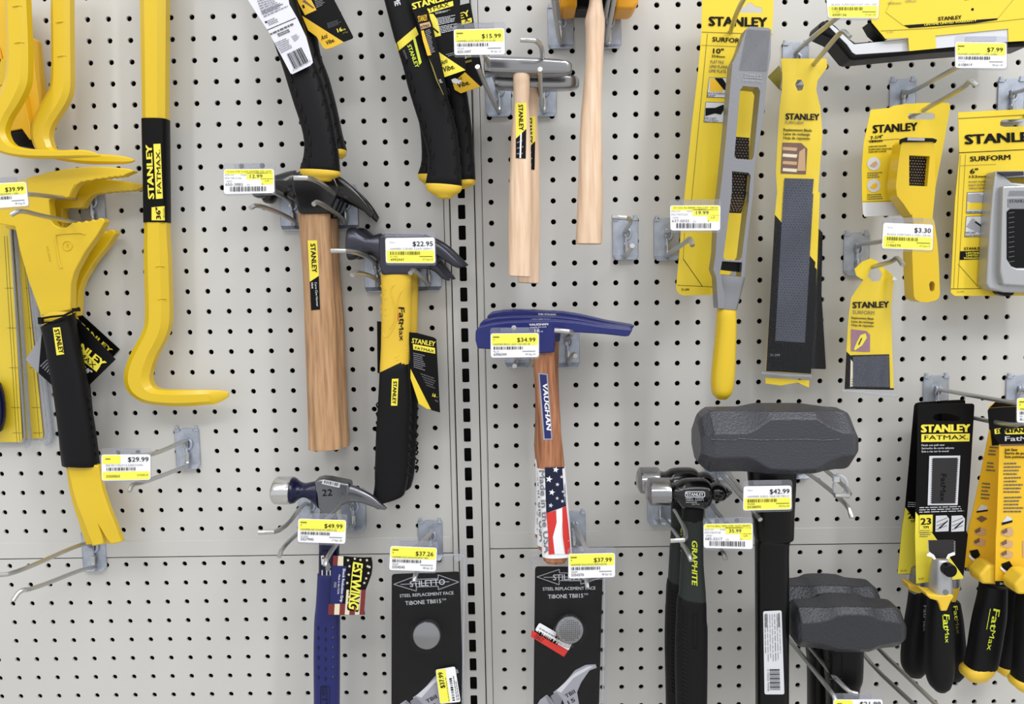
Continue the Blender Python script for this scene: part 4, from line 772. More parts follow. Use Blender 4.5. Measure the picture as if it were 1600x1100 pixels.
mb = MB(); mb.quad(ge((80, 100), (130, 85), (155, 245), (85, 250)), lambda x, y: .0615, NAVYD, .001); mb.quad(ge((90, 120), (110, 118), (125, 180), (95, 180)), lambda x, y: .0615, LGREY, .0015); mb.quad(ge((98, 130), (112, 128), (112, 140), (98, 142)), lambda x, y: .0615, DRED, .0019); mb.decal(ge((125, 165), (145, 165), (158, 195), (140, 225), (120, 210)), lambda x, y: .0615, GINK, .0016)
for x in (95, 125, 148): mb.quad(ge((x, 215), (x + 8, 215), (x + 8, 250), (x, 250)), lambda x, y: .0615, LGREY, .0016)
mb.build('wrap_label', t, solid=False)
t = thing('hang_tag', 'wavy flag-printed hang tag with yellow lettering on the blue grip hammer', 'hang tag', 545, 915, .12)
dl = lambda x, y: .075 + .0025 * math.sin((x - 515) / 14); mb = MB()
pts = ge((172, 118), (225, 122), (300, 128), (370, 132), (425, 130), (431, 165), (432, 195), (425, 245), (405, 300), (385, 350), (375, 390), (374, 430), (378, 475), (381, 510), (320, 511), (250, 512), (195, 512), (138, 510), (148, 440), (160, 330), (168, 220))
mb.plate(pts, dl, .0006, INK)
for i, (x0, x1, m_) in enumerate(((138, 178, DRED), (178, 212, CREAM), (212, 248, DRED), (248, 278, CREAM), (278, 315, DRED), (315, 345, CREAM), (345, 376, DRED))):
    top = 438 if x1 <= 250 else 345; k_ = 12 if x1 > 250 else 4
    mb.quad(ge((x0 + k_, top), (x1 + k_, top), (x1, 510), (x0, 510)), dl, m_, .0003, 3, 3)
mb.quad(ge((172, 119), (205, 121), (198, 187), (168, 185)), dl, DRED, .0003, 2, 2); mb.quad(ge((205, 121), (240, 124), (238, 187), (200, 187)), dl, CREAM, .0003, 2, 2)
mb.quad(ge((165, 184), (262, 190), (234, 438), (150, 436)), dl, NAVYR, .0006, 4, 3)
for i, (x, y) in enumerate(((270, 150), (315, 140), (352, 148), (395, 150), (412, 195), (280, 190), (405, 235), (390, 270), (275, 245), (265, 300), (400, 190), (378, 300))): mb.decal([(a, b) for a, b in star(*ge(x, y), 2.6)], dl, CREAM, .0005)
mb.text('Shock Reduction Grip', ge(237, 205), ge(218, 425), 4, dl, WHITE, .02); mb.text('Made in the U.S.A.', ge(208, 245), ge(200, 375), 2.8, dl, WHITE, .01); mb.rows(ge((185, 250), (205, 252), (195, 375), (170, 372)), 1, dl, GINK, 62, .3)
mb.text('ESTWING', ge(300, 158), ge(268, 472), 16.5, dl, INK, .09, .0009, shear=.12); mb.text('ESTWING', ge(306, 162), ge(276, 466), 15, dl, YTAG, .035, .0013, shear=.12); mb.quad(ge((302, 170), (308, 170), (279, 460), (273, 460)), dl, YTAG, .0013, 1, 4); mb.build('card', t, solid=False)
# black blister packs with spare faces
def pack(n, label, ox, shell, card, d_):
    t = thing('blister_pack', label, 'blister pack', (card[0][0] + card[1][0]) / 2, 990, d_, 'black blister packs with round steel faces'); dd = lambda x, y: d_
    P = bil(card); mb = MB(); mb.plate(rrect(card, 5), d_, .0006, BLKC)
    def a_(u0, v0, u1, v1, w_=1.3):
        (x0, y0), (x1, y1) = P(u0, v0), P(u1, v1); L = math.hypot(x1 - x0, y1 - y0); nx, ny = (y1 - y0) / L * w_ / 2, -(x1 - x0) / L * w_ / 2
        mb.quad([(x0 - nx, y0 - ny), (x1 - nx, y1 - ny), (x1 + nx, y1 + ny), (x0 + nx, y0 + ny)], dd, GINK2, .0005)
    V = 1 / 1.9
    for e_ in (((.03, .075), (.36, .02)), ((.36, .02), (.36, .045)), ((.36, .045), (.68, .045)), ((.68, .045), (.68, .018)), ((.68, .018), (.98, .075)), ((.98, .075), (.68, .125)), ((.68, .125), (.68, .1)), ((.68, .1), (.36, .1)), ((.36, .1), (.36, .13)), ((.36, .13), (.03, .075)), ((.13, .078), (.84, .07))): a_(*e_[0], *e_[1])
    mb.text('STILETTO', P(.27, .098), P(.78, .090), 9, dd, LGREY, .012, .0009); mb.text('STEEL REPLACEMENT FACE', P(.12, .172), P(.9, .162), 4.8, dd, LGREY, .008); mb.text('TiBONE TBII15', P(.2, .23), P(.72, .22), 6.2, dd, LGREY, .012); mb.text('TM', P(.73, .205), P(.79, .203), 3, dd, LGREY)
    # printed hammer picture
    def D(pts, m, l=.0004): mb.decal([P(*p) for p in pts], dd, m, l)
    D([(.30, .90), (.42, .86), (.62, .745), (.78, .705), (.93, .70), (.95, .725), (.84, .745), (.72, .83), (.66, .90), (.70, 1.0), (.86, 1.5), (.70, 1.5), (.50, 1.02), (.44, .955), (.34, .95)], GINK2)
    D([(.06, .99), (.10, .955), (.20, .92), (.26, .945), (.33, 1.0), (.36, 1.06), (.28, 1.10), (.14, 1.14), (.08, 1.09)], GINK2); D([(.18, .93), (.24, .935), (.36, 1.05), (.32, 1.075)], GINK, .0006); D([(.26, .93), (.34, .90), (.44, .95), (.40, 1.02), (.33, 1.0)], GINK, .0006)
    D([(.34, .89), (.62, .765), (.82, .715), (.9, .715), (.6, .80), (.42, .905)], LGREY, .0006); D([(.60, 1.03), (.66, 1.02), (.72, 1.10), (.66, 1.14), (.60, 1.10)], INK, .0007)
    mb.text('TBII', P(.50, .945), P(.64, .905), 6, dd, INK, .01, .0008); mb.text('15', P(.54, .99), P(.64, .965), 6, dd, INK, .01, .0008)
    mb.build('card', t, solid=False)
    mb = MB(); mb.plate(rrect(shell, 8), d_ + .003, .0012, CLEAR); b_ = bil(shell); rim = [W(*p, d_ + .004) for p in rrect([b_(.04, .035), b_(.96, .03), b_(.955, 1), b_(.05, 1)], 8)]; mb.tube(rim[4:] + rim[:4] if False else rim, .0012, RIM, 6)
    cc = W(*b_(.885, .045), d_ + .004); mb.tube([cc, cc + Vector((0, -.002, 0))], .004, RIM, 12); mb.build('clear_shell', t)
    c0 = P(.52, .43); 
    mb = MB(); ctr = W(c0[0], c0[1], d_ + .001); K = 36
    prof = [(.0168, 0), (.0168, -.012), (.0158, -.0135), (.0145, -.014)]
    tl = Matrix.Rotation(math.radians(-7), 3, 'X')
    rings = [[ctr + tl @ Vector((math.cos(2 * math.pi * i / K) * r, y, math.sin(2 * math.pi * i / K) * r)) for i in range(K)] for r, y in prof]
    n0 = len(mb.v); [mb.v.append(tuple(p)) for r in rings for p in r]; kk = mb.mi(STEEL)
    for a in range(len(rings) - 1):
        for i in range(K): mb.f.append((n0 + a * K + i, n0 + a * K + (i + 1) % K, n0 + (a + 1) * K + (i + 1) % K, n0 + (a + 1) * K + i)); mb.m.append(kk)
    mb.f.append(tuple(n0 + 3 * K + i for i in range(K))); mb.m.append(kk)
    if n:
        for i in range(-6, 7):
            for j in range(-6, 7):
                x, z = i * .0023, j * .0023
                if x * x + z * z < .0133 ** 2: 
                    b = .0010; v = [ctr + tl @ Vector(p) for p in ((x - b, -.014, z), (x, -.014, z - b), (x + b, -.014, z), (x, -.014, z + b), (x, -.0160, z))]; mb.mesh(v, [(0, 1, 4), (1, 2, 4), (2, 3, 4), (3, 0, 4)], STEEL)
    mb.build('steel_face', t, label='round steel striking face'); 
    mb = MB(); pr = [(.0195, 0), (.0195, -.014), (.018, -.0165), (.0001, -.017)]; rr_ = [[ctr + tl @ Vector((math.cos(2 * math.pi * i / K) * r, y - .003, math.sin(2 * math.pi * i / K) * r)) for i in range(K)] for r, y in pr]
    n0 = len(mb.v); [mb.v.append(tuple(p)) for r in rr_ for p in r]; kk = mb.mi(CLEAR)
    for a in range(3):
        for i in range(K): mb.f.append((n0 + a * K + i, n0 + a * K + (i + 1) % K, n0 + (a + 1) * K + (i + 1) % K, n0 + (a + 1) * K + i)); mb.m.append(kk)
    mb.build('bubble', t)
    return t, P
GINK2 = mat('mid_grey_print', (158, 158, 166), .5)
gs = Z(740, 840, 4.23)
p1, P1 = pack(0, 'black blister pack with smooth steel face, left of the slotted upright', 0, [(601, 863), (731, 858), (728, 1135), (604, 1135)], [(612, 897), (718.5, 893), (724, 1111), (611.5, 1111)], .07)
p2, P2 = pack(1, 'black blister pack with waffled steel face and red sticker, right of the slotted upright', 0, [(825, 863), (950, 860), (947, 1135), (821, 1135)], [(836, 885), (942, 886), (936, 1103), (833.5, 1103)], .07)
mb = MB(); dd = lambda x, y: .0745; s_ = g((870, 945), (958, 930), (984, 1090), (890, 1100)); mb.decal(rrect(s_, 3), dd, WHITE, .0003); B_ = bil(s_); mb.decal([B_(.02, .02), B_(.5, .02), B_(.5, .98), B_(.02, .98)], dd, YTAG, .0006)
mb.text('$37.99', B_(.35, .55), B_(.33, .1), 7, dd, INK, .02, .001); mb.bars([B_(.62, .95), B_(.62, .3), B_(.74, .3), B_(.74, .95)], dd, INK, 5, 20); mb.rows([B_(.8, .95), B_(.8, .2), B_(.97, .2), B_(.97, .95)], 2, dd, DINK, 4); mb.rows([B_(.42, .95), B_(.42, .2), B_(.48, .2), B_(.48, .95)], 1, dd, OLIVE, 4); mb.build('price_sticker', p1, solid=False, label='small yellow and white price sticker')
mb = MB(); dd = lambda x, y: .0745; mb.decal(rrect(gs((435, 562), (655, 690), (628, 748), (405, 612)), 3), dd, WHITE, .0003); mb.decal(gs((385, 612), (626, 745), (597, 788), (378, 655)), dd, RED, .0005)
mb.text('$37.99', gs(535, 655), gs(640, 712), 7.5, dd, INK, .02, .001); mb.bars(gs((428, 615), (565, 695), (552, 712), (418, 640)), dd, INK, 8, 14); mb.text('ONLY', gs(398, 662), gs(455, 692), 6, dd, DRED, .02, .001); mb.rows(gs((440, 592), (610, 690), (602, 705), (430, 605)), 1, dd, GINK, 4); mb.build('price_sticker', p2, solid=False, label='red and white price sticker')
# ---- cross peen hammers
qd = Z(680, 0, 2.445)
def cross(label, d_):
    t = thing('cross_peen_hammer', label, 'hammer', 815, 270, d_, 'cross peen hammers with pale wooden handles')
    st = E5(qd, (297, 268, 362, 268), (297, 300, 362, 300), (299, 350, 361, 350), (300, 400, 358, 400), (296, 450, 361, 450), (290, 520, 364, 520), (285, 650, 367, 650), (281, 800, 368, 800), (279, 1000, 366, 1000), (279, 1052, 367, 1056))
    L, o = simple_loft('handle', t, st, d_, [.009] + [.0105] * 8 + [.011], WOODP, n=3, cap=.08)
    dd = lambda x, y: L.d(x, y); mb = MB(); mb.quad(qd((306, 393), (349, 392), (348, 492), (308, 530)), dd, YPRINT, .0004, 4, 5); mb.quad(qd((308, 530), (348, 492), (346, 606), (308, 604)), dd, INK, .0004, 4, 4); mb.text('STANLEY', qd(318, 400), qd(321, 498), 7, dd, INK, .025); mb.rows(qd((312, 535), (342, 520), (342, 598), (312, 598)), 3, dd, GINK, 6, .2); mb.quad(qd((325, 508), (331, 508), (328, 604), (322, 604)), dd, WHITE, .0008); mb.build('handle_label', o, solid=False)
    h = E5(qd, (190, 222, 190, 282), (215, 221, 218, 286), (290, 223, 292, 290), (370, 226, 372, 292), (440, 230, 440, 291), (500, 236, 500, 288), (520, 246, 520, 280))
    H = Loft(h, d_ - .001, [.011, .0125, .0125, .0125, .011, .009, .006], 5); mb = MB(); H.add(mb, STEEL, cap=.1); mb.build('head', t)
    return t
cb = cross('front cross peen hammer with pale handle and bright head', .1); dup(cb, (.010, .034, -.008), 'rear cross peen hammer showing right of the front handle')
# ---- mallet
t = thing('mallet', 'long pale wooden mallet handle running up out of the frame', 'mallet', 924, 200, .1)
st = E5(qd, (592, -60, 632, -60), (588, 12, 638, 12), (576, 60, 645, 60), (572, 85, 648, 85), (575, 130, 646, 130), (573, 250, 640, 250), (565, 350, 636, 350), (556, 450, 636, 450), (550, 600, 638, 600), (545, 750, 640, 750), (538, 900, 638, 900), (537, 930, 637, 931))
simple_loft('handle', t, st, .1, [.009, .010, .012] + [.0125] * 9, WOODP, n=2.8, cap=.08)
simple_loft('head', t, [(870, -80, 870, -12), (885, -82, 885, -8), (960, -82, 960, -8), (985, -80, 985, -12)], .1, [.024, .026, .026, .024], BLKP, n=2.2)
t = thing('mallet', 'orange and black mallet head cut by the top edge', 'mallet', 935, 0, .04)
mb = MB(); mb.plate([(875, -60), (902, -60), (902, 12), (878, 14), (875, 8)], .055, .04, ORANGE); mb.build('striking_face', t, bevel=.003, seg=3); mb = MB(); mb.plate([(962, -60), (998, -60), (998, 2), (994, 9), (989, 14), (962, 14)], .055, .04, ORANGE); mb.build('striking_face', t, bevel=.003, seg=3); mb = MB(); mb.plate([(900, -62), (964, -62), (964, 13), (900, 13)], .053, .036, BLKP); mb.build('head', t, bevel=.002)
# ---- blue hammers
qv = Z(720, 470, 2.683)
def rig(label):
    t = thing('brick_hammer', label, 'hammer', 860, 600, .1, 'blue headed hammers with flag sleeves')
    st = E5(qv, (302, 205, 390, 205), (301, 225, 391, 225), (305, 300, 394, 300), (309, 350, 397, 350), (313, 450, 407, 450), (315, 550, 420, 550), (314, 640, 430, 640), (320, 700, 435, 697), (330, 800, 443, 795), (340, 950, 455, 945), (343, 1070, 445, 1070), (350, 1085, 440, 1085), (357, 1094, 436, 1094))
    L, o = simple_loft('handle', t, st, .1, [.010] * 4 + [.0115] * 7 + [.010, .009], WOODR, n=2.6, cap=.08)
    ss = E5(qv, (320, 697, 435, 695), (330, 800, 443, 795), (340, 950, 456, 945), (342, 1066, 464, 1062)); S = Loft(ss, .1, [.0119, .0119, .0119, .0122], 2.8, 5); mb = MB(); S.add(mb, WHITE, grow=.0006, cap=0); ds = lambda x, y: S.d(x, y) + .0008
    mb.quad(qv((352, 699), (434, 697), (442, 860), (358, 890)), ds, NAVYD, .0003, 6, 8)
    for x, y, r in ((398, 708, 5), (370, 748, 5.6), (423, 738, 3), (405, 770, 3.4), (382, 803, 5), (428, 800, 2.5), (404, 828, 3), (426, 840, 3), (377, 858, 4), (436, 815, 3)): mb.decal(star(*qv(x, y), r, .2), ds, WHITE if r > 4.5 else LGREY, .0006)
    mb.decal(qv((358, 890), (400, 878), (402, 930), (386, 990), (394, 1062), (368, 1064), (366, 980)), ds, RED, .0004); mb.decal(qv((425, 868), (442, 860), (452, 950), (462, 1062), (438, 1062), (428, 990)), ds, RED, .0004); mb.decal(qv((400, 878), (425, 868), (426, 930), (418, 990), (436, 1062), (394, 1062), (386, 990), (402, 930)), ds, WHITE, .0004)
    mb.text('Made in the USA', qv(328, 712), qv(350, 1058), 8.5, ds, GINK, .02); mb.build('flag_sleeve', t, solid=False, label='stars and stripes plastic sleeve')
    dd = lambda x, y: L.d(x, y); mb = MB(); mb.quad(qv((324, 302), (364, 306), (384, 582), (346, 584)), dd, GINK2, .0004, 4, 8); mb.quad(qv((331, 308), (359, 311), (379, 577), (352, 577)), dd, NAVY, .0007, 4, 8); mb.text('VAUGHAN', qv(343, 345), qv(360, 540), 7.2, dd, WHITE, .03, .0011, shear=.25); mb.build('handle_label', o, solid=False)
    mb = MB(); mb.plate(qv((62, 125), (80, 108), (130, 95), (200, 87), (280, 84), (400, 82), (480, 89), (600, 108), (722, 120), (706, 148), (690, 150), (600, 140), (490, 133), (420, 137), (395, 143), (393, 216), (330, 222), (324, 212), (200, 208), (70, 200), (61, 165)), .1135, .027, NAVY); mb.build('head', t, bevel=.003, seg=3)
    mb = MB(); dh = lambda x, y: .1138; mb.text('VAUGHAN', qv(287, 105), qv(366, 102), 3.4, dh, WHITE, .02); mb.text('MADE IN USA', qv(292, 114), qv(360, 111), 1.6, dh, WHITE); mb.text('16', qv(310, 132), qv(330, 131), 5, dh, WHITE, .01); mb.text('oz', qv(335, 131), qv(344, 131), 2.4, dh, WHITE); mb.build('head_marking', t, solid=False)
    return t
r1 = rig('front blue headed hammer with brown handle and flag sleeve'); dup(r1, (.001, .0285, .003), 'second blue headed hammer just behind the front one', rot=.03); dup(r1, (.006, .057, .007), 'rearmost blue headed hammer, slivers showing above and left of the others', rot=.07)
# ================================================================ RIGHT side
e1 = Z(940, 0, 3.334); e2 = Z(940, 300, 3.1425)
def perf(mb, quad, dd, nx, ny, s, m, lift=.0012):   # raised rasp teeth
    P = bil(quad)
    for j in range(ny):
        for i in range(nx):
            u = (i + (.25 if j % 2 else .75)) / nx; v = (j + .5) / ny; c_ = P(u, v); a = W(c_[0] - s, c_[1] + s * .4, dv(dd, *c_)); b = W(c_[0] + s, c_[1] + s * .4, dv(dd, *c_)); e_ = W(c_[0], c_[1] - s * .7, dv(dd, *c_) + lift)
            mb.mesh([a, b, e_], [(0, 1, 2)], m)
# long rasp on card
t = thing('flat_file_pack', 'long alloy rasp with yellow handle on a yellow 10 inch card', 'file', 1130, 300, .08); dd = lambda x, y: .055; mb = MB()
card = e1((525, -80), (895, -80), (895, 40), (890, 140), (862, 400), (800, 850)) + e2((740, 0), (700, 300), (560, 505), (400, 508), (380, 500), (367, 480), (366, 470), (390, 200)) + e1((430, 1040), (470, 650), (500, 400), (520, 180))
mb.plate(card, dd, .0006, YCARD, holes=[e1((705, 66), (712, 45), (745, 35), (755, 18), (780, 14), (795, 30), (835, 40), (838, 68))])
mb.text('STANLEY', e1(560, 133), e1(860, 138), 14, dd, INK, .03); mb.quad(e1((522, 165), (890, 178), (890, 181), (522, 168)), dd, OLIVE); mb.quad(e1((550, 175), (553, 175), (470, 1045), (467, 1045)), dd, OLIVE, .0003, 1, 4); mb.quad(e2((406, 200), (408, 200), (402, 330), (400, 330)), dd, OLIVE); mb.quad(e2((400, 330), (402, 328), (496, 462), (493, 462)), dd, INK)
mb.text('SURFORM', e1(577, 215), e1(745, 224), 7, dd, INK, .025); mb.quad(e1((520, 234), (735, 243), (735, 245), (520, 236)), dd, OLIVE); mb.text('10"', e1(581, 277), e1(635, 279), 7.5, dd, INK, .025); mb.text('254mm', e1(573, 297), e1(642, 301), 3.6, dd, INK, .025); mb.text('FLAT FILE', e1(567, 328), e1(636, 331), 4.6, dd, DINK, .01); mb.text('LIMA PLANA', e1(563, 352), e1(656, 356), 4.6, dd, DINK, .01); mb.text('LIME PLATE', e1(560, 375), e1(648, 380), 4.6, dd, DINK, .01)
for (q_, s_) in ((e1((560, 402), (660, 405), (657, 510), (547, 507)), ('MULTI-PURPOSE', 'RASP')), (e1((542, 530), (646, 534), (641, 640), (531, 637)), ('DIE CAST', 'ALLOY BODY'))):
    B_ = bil(q_); mb.quad(q_, dd, INK, .0004); mb.quad([B_(.02, .02), B_(.98, .02), B_(.98, .98), B_(.02, .98)], dd, LGREY, .0006); mb.text(s_[0], B_(.03, .85), B_(.95 if len(s_[0]) > 9 else .6, .85), 3.2, dd, INK, 0, .001); mb.text(s_[1], B_(.03, .97), B_(.7 if len(s_[1]) > 9 else .4, .97), 3.2, dd, INK, 0, .001)
    if s_[1] == 'RASP': mb.decal([B_(.05, .05), B_(.3, .05), B_(.75, .55), B_(.72, .7), B_(.12, .7)], dd, YCARD2, .0008); mb.decal([B_(.28, .03), B_(.7, .03), B_(.97, .4), B_(.95, .62), B_(.8, .6)], dd, INK, .001)
    else: mb.decal([B_(.03, .3), B_(.5, .28), B_(.9, .1), B_(.97, .3), B_(.8, .6), B_(.5, .55), B_(.05, .7)], dd, INK, .001)
mb.quad(e2((372, 457), (552, 465), (552, 467), (372, 459)), dd, INK); mb.text('21-299', e2(392, 484), e2(430, 485), 3.4, dd, INK, .02); mb.build('card', t, solid=False)
db = .105
body = e1((755, 148), (775, 138), (870, 145), (884, 155), (880, 300), (862, 400), (845, 600), (800, 850)) + e2((745, 0), (720, 200), (702, 400), (700, 420), (660, 572), (572, 572), (563, 420), (548, 380), (560, 300)) + e1((605, 1100), (625, 950), (650, 700), (668, 480), (682, 330), (715, 260), (735, 200))
holes = [e1((738, 448), (815, 455), (826, 475), (792, 815), (783, 833), (703, 828), (692, 812), (722, 470)), e1((680, 892), (765, 900), (776, 915), (763, 1050)) + e2((727, 0), (688, 320), (676, 336), (606, 332), (598, 320), (640, 0)), e2((592, 340), (690, 346), (685, 420), (580, 406))]
mb = MB(); mb.plate(body, db, .022, DIE, holes=holes); mb.build('body', t, bevel=.0018, seg=2, label='grey die cast alloy body')
mb = MB(); B_ = e1((757, 152), (880, 160), (860, 372), (716, 366)); dk = lambda x, y: db + .0004; b2 = bil(B_)
for i in range(34):
    u = i / 33; p_ = b2(max(0, u * 2 - 1), min(1, u * 2)); r_ = b2(min(1, u * 2), max(0, u * 2 - 1)); mb.tube([W(*p_, db + .0002), W(*r_, db + .0002)], .00045, DIE, 5, cap=False)
mb.text('STANLEY', e1(745, 396), e1(832, 402), 4.5, dk, DIEL, .02); mb.quad(e1((742, 400), (835, 406), (834, 410), (741, 404)), dk, DIEL); mb.text('SURFORM FILE', e1(732, 422), e1(835, 430), 3, dk, DIEL); mb.build('cast_texture', t)
mb = MB(); bl_ = e1((693, 712), (770, 718), (765, 850), (752, 1000)) + e2((712, 0), (686, 104), (618, 102), (625, 60)) + e1((665, 950), (683, 820)); mb.plate(bl_, db - .008, .0012, BLKP); perf(mb, e1((693, 716), (770, 720), (762, 850), (683, 848)), db - .0078, 5, 9, 1.4, TAN, .001); perf(mb, e1((678, 892), (752, 898), (735, 1098), (648, 1098)), db - .0078, 5, 14, 1.4, TAN, .001); perf(mb, e2((627, 20), (700, 24), (686, 100), (619, 98)), db - .0078, 5, 6, 1.4, TAN, .001); mb.build('rasp_blade', t)
mb = MB(); mb.plate(e2((583, 340), (692, 344), (688, 395), (580, 382)), db - .009, .006, BLKP); mb.build('catch', t)
simple_loft('socket', t, E5(e2, (563, 405, 702, 420), (566, 440, 693, 450), (572, 500, 680, 505), (572, 572, 660, 576)), .094, [.015, .015, .013, .0125], DIE, n=2.6, cap=.05)
simple_loft('handle', t, E5(e2, (571, 572, 658, 576), (565, 600, 659, 604), (562, 660, 660, 662), (553, 750, 658, 752), (543, 850, 655, 855), (537, 930, 650, 932), (542, 985, 638, 985), (558, 1008, 618, 1010)), .094, [.0115, .013, .0135, .0135, .0135, .0135, .013, .009], YEL, n=2.3, cap=.25, label='yellow handle')
# tall blade bags
def bag(t, out, d_, m, hole=None, th=.004, seed=0):
    mb = MB(); mb.plate(out, d_, .0006, m, holes=hole or []); return mb
t = thing('blade_pack', 'rear blade bag leaning out behind the front long one', 'blade pack', 1280, 500, .03, 'long rasp blade bags'); mb = MB()
mb.plate(e2((900, 0), (1085, 200), (1080, 500), (1102, 865), (1098, 870), (930, 866)), .038, .0008, BLKC); mb.plate(e1((865, 400), (925, 340), (940, 380), (930, 470)), .04, .0006, OLIVE); mb.build('printed_insert', t, solid=False)
mb = MB(); mb.plate(e2((890, -20), (1088, 190), (1084, 500), (1112, 870), (1108, 882), (920, 874)), .040, .0006, CLEAR); mb.build('clear_bag', t, solid=False)
t = thing('blade_pack', 'front tall yellow and black bag with a long grey rasp blade', 'blade pack', 1240, 350, .06, 'long rasp blade bags')
dd = lambda x, y: .062 + .0016 * math.sin(x * .16) * max(0, 1 - y / 420) + .0007 * math.sin(y * .06 + x * .05)
left = e1((935, 305), (942, 400), (938, 480), (928, 560), (918, 700), (908, 900)) + e2((862, 0), (850, 115), (830, 500), (806, 880)); right = e2((1028, 895), (1045, 600), (1058, 378), (1072, 0)) + e1((1128, 1000), (1150, 700), (1140, 560), (1118, 470), (1125, 420), (1175, 350), (1172, 305))
mb = MB(); mb.plate(left + right, dd, .0006, YCARD, holes=[e1((1008, 440), (1020, 415), (1040, 415), (1055, 440), (1045, 470), (1022, 474))])
mb.quad(e2((851, 112), (884, 150), (862, 882), (808, 880)), dd, INK, .0006, 1, 6); mb.quad(e2((884, 150), (1050, 345), (1000, 740), (860, 730)), dd, INK, .0006, 4, 6); mb.decal(e2((855, 640), (1044, 640), (1028, 893), (808, 878)), dd, INK, .0006); mb.decal(e2((1025, 345), (1057, 380), (1044, 640), (1000, 640)), dd, INK, .0006)
mb.quad(e1((953, 928), (1106, 932), (1098, 1010), (948, 1010)), dd, mat('blade_grey', (84, 88, 98), .4, .6), .001, 2, 2); BL = MATS['blade_grey']
mb.quad(e2((893, 0), (1040, 8), (998, 740), (852, 730)), dd, BL, .001, 3, 8)
pq = e1((950, 930), (1104, 934)) + e2((998, 738), (852, 728)); perf(mb, pq, lambda x, y: dd(x, y) + .0011, 10, 62, 1.3, DIE, .0016)
mb.text('STANLEY', e1(960, 622), e1(1133, 625), 9.5, dd, INK, .03, .001); mb.text('SURFORM', e1(955, 645), e1(1050, 649), 4.8, dd, DINK, .0, .001)
for s_, y in (('Replacement Blade', 682), ('Lame de rechange', 703), ('Hoja de repuesto', 724)): mb.text(s_, e1(948, y), e1(1095 if y == 682 else 1085, y + 4), 4.2, dd, INK, .02, .001)
mb.decal(e1((942, 742), (1040, 745), (1072, 775), (1064, 908), (933, 904)), dd, BROWN, .0005)
for i, y in enumerate((765, 800, 838, 875)): mb.quad(e1((945, y), (1020, y + 5), (1015, y + 22), (942, y + 16)), dd, TAN if i % 2 == 0 else CREAM, .0008)
mb.quad(e1((1030, 790), (1060, 770), (1062, 890), (1020, 890)), dd, TAN, .0007); mb.text('21-299', e2(828, 805), e2(875, 807), 3.6, dd, GINK, .01); mb.build('printed_insert', t, solid=False)
o_ = e1((925, 300), (1000, 288), (1188, 300), (1192, 325), (1150, 430), (1155, 500), (1170, 700), (1160, 1000)) + e2((1088, 0), (1064, 380), (1048, 860), (1028, 915), (785, 905), (780, 890), (800, 870), (850, 100)) + e1((900, 900), (915, 560), (928, 470))
mb = MB(); dc_ = lambda x, y: dd(x, y) + .004; mb.plate(o_, dc_, .0005, CLEAR, holes=[e1((1000, 440), (1015, 405), (1045, 405), (1062, 440), (1050, 480), (1018, 484))]); mb.tube([W(*e2(x, y), .064) for x, y in ((785, 888), (900, 900), (1032, 905))], .0012, RIM, 6)
mb.build('clear_bag', t, solid=False); mb = MB(); mb.plate(e2((805, 912), (1020, 925), (1018, 960), (960, 935), (880, 950), (805, 940)), .058, .0006, YCARD); mb.build('backing_foot', t, solid=False)
# small blade bag
k_ = Z(1260, 320, 3.4382)
t = thing('blade_pack', 'small yellow bag with a short rasp blade on its own hook', 'blade pack', 1360, 520, .06); dd = lambda x, y: .06 + .001 * math.sin(x * .25 + y * .05)
out = k_((258, 345), (300, 305), (345, 288), (380, 300), (400, 330), (430, 350), (470, 385), (468, 420), (455, 560), (462, 800), (470, 995), (205, 990), (215, 790), (225, 620), (240, 500), (305, 405), (268, 380))
mb = MB(); mb.plate(out, dd, .0006, YCARD, holes=[k_((330, 385), (345, 345), (385, 338), (408, 372), (395, 408), (355, 414))]); mb.plate(k_((470, 383), (488, 402), (462, 405)), .064, .0005, WHITE)
mb.decal(k_((215, 788), (240, 812), (240, 982), (470, 985), (470, 995), (205, 990)), dd, INK, .0005); mb.quad(k_((240, 808), (445, 803), (449, 985), (240, 982)), dd, INK, .0006, 3, 3); mb.quad(k_((238, 830), (250, 845), (252, 978), (235, 978)), dd, CREAM, .0007); mb.quad(k_((250, 815), (442, 808), (445, 980), (250, 977)), dd, BL, .001, 3, 3); perf(mb, k_((250, 818), (442, 811), (445, 978), (250, 975)), lambda x, y: dd(x, y) + .0011, 11, 13, 1.5, DIEL, .0016)
mb.text('STANLEY', k_(250, 555), k_(443, 551), 9.5, dd, INK, .03, .001); mb.text('SURFORM', k_(248, 587), k_(365, 591), 6, dd, DINK, 0, .001)
for s_, y in (('Replacement Blade', 612), ('Lame de rechange', 632), ('Hoja de repuesto', 651)): mb.text(s_, k_(242, y), k_(362, y + 6), 3.4, dd, INK, .02, .001)
mb.decal(k_((240, 668), (322, 678), (342, 698), (342, 790), (240, 786)), dd, mat('mauve_print', (150, 112, 128), .5), .0006); mb.decal(k_((255, 775), (270, 740), (290, 700), (318, 690), (325, 715), (300, 755), (262, 782)), dd, YPRINT, .0009); mb.decal(k_((278, 750), (295, 715), (300, 718), (283, 754)), dd, INK, .0012); mb.text('21-515', k_(230, 992), k_(262, 992), 2.4, dd, GINK); mb.build('printed_insert', t, solid=False)
mb = MB(); mb.plate(k_((300, 405), (330, 380), (395, 412), (475, 380), (480, 430), (462, 560), (470, 800), (492, 1015), (478, 1035), (400, 1030), (190, 1008), (184, 992), (208, 800), (218, 620), (232, 500)), lambda x, y: dd(x, y) + .003, .0005, CLEAR); mb.tube([W(*k_(x, y), .063) for x, y in ((190, 1000), (330, 1012), (486, 1028))], .0016, RIM, 6); mb.build('clear_bag', t, solid=False)
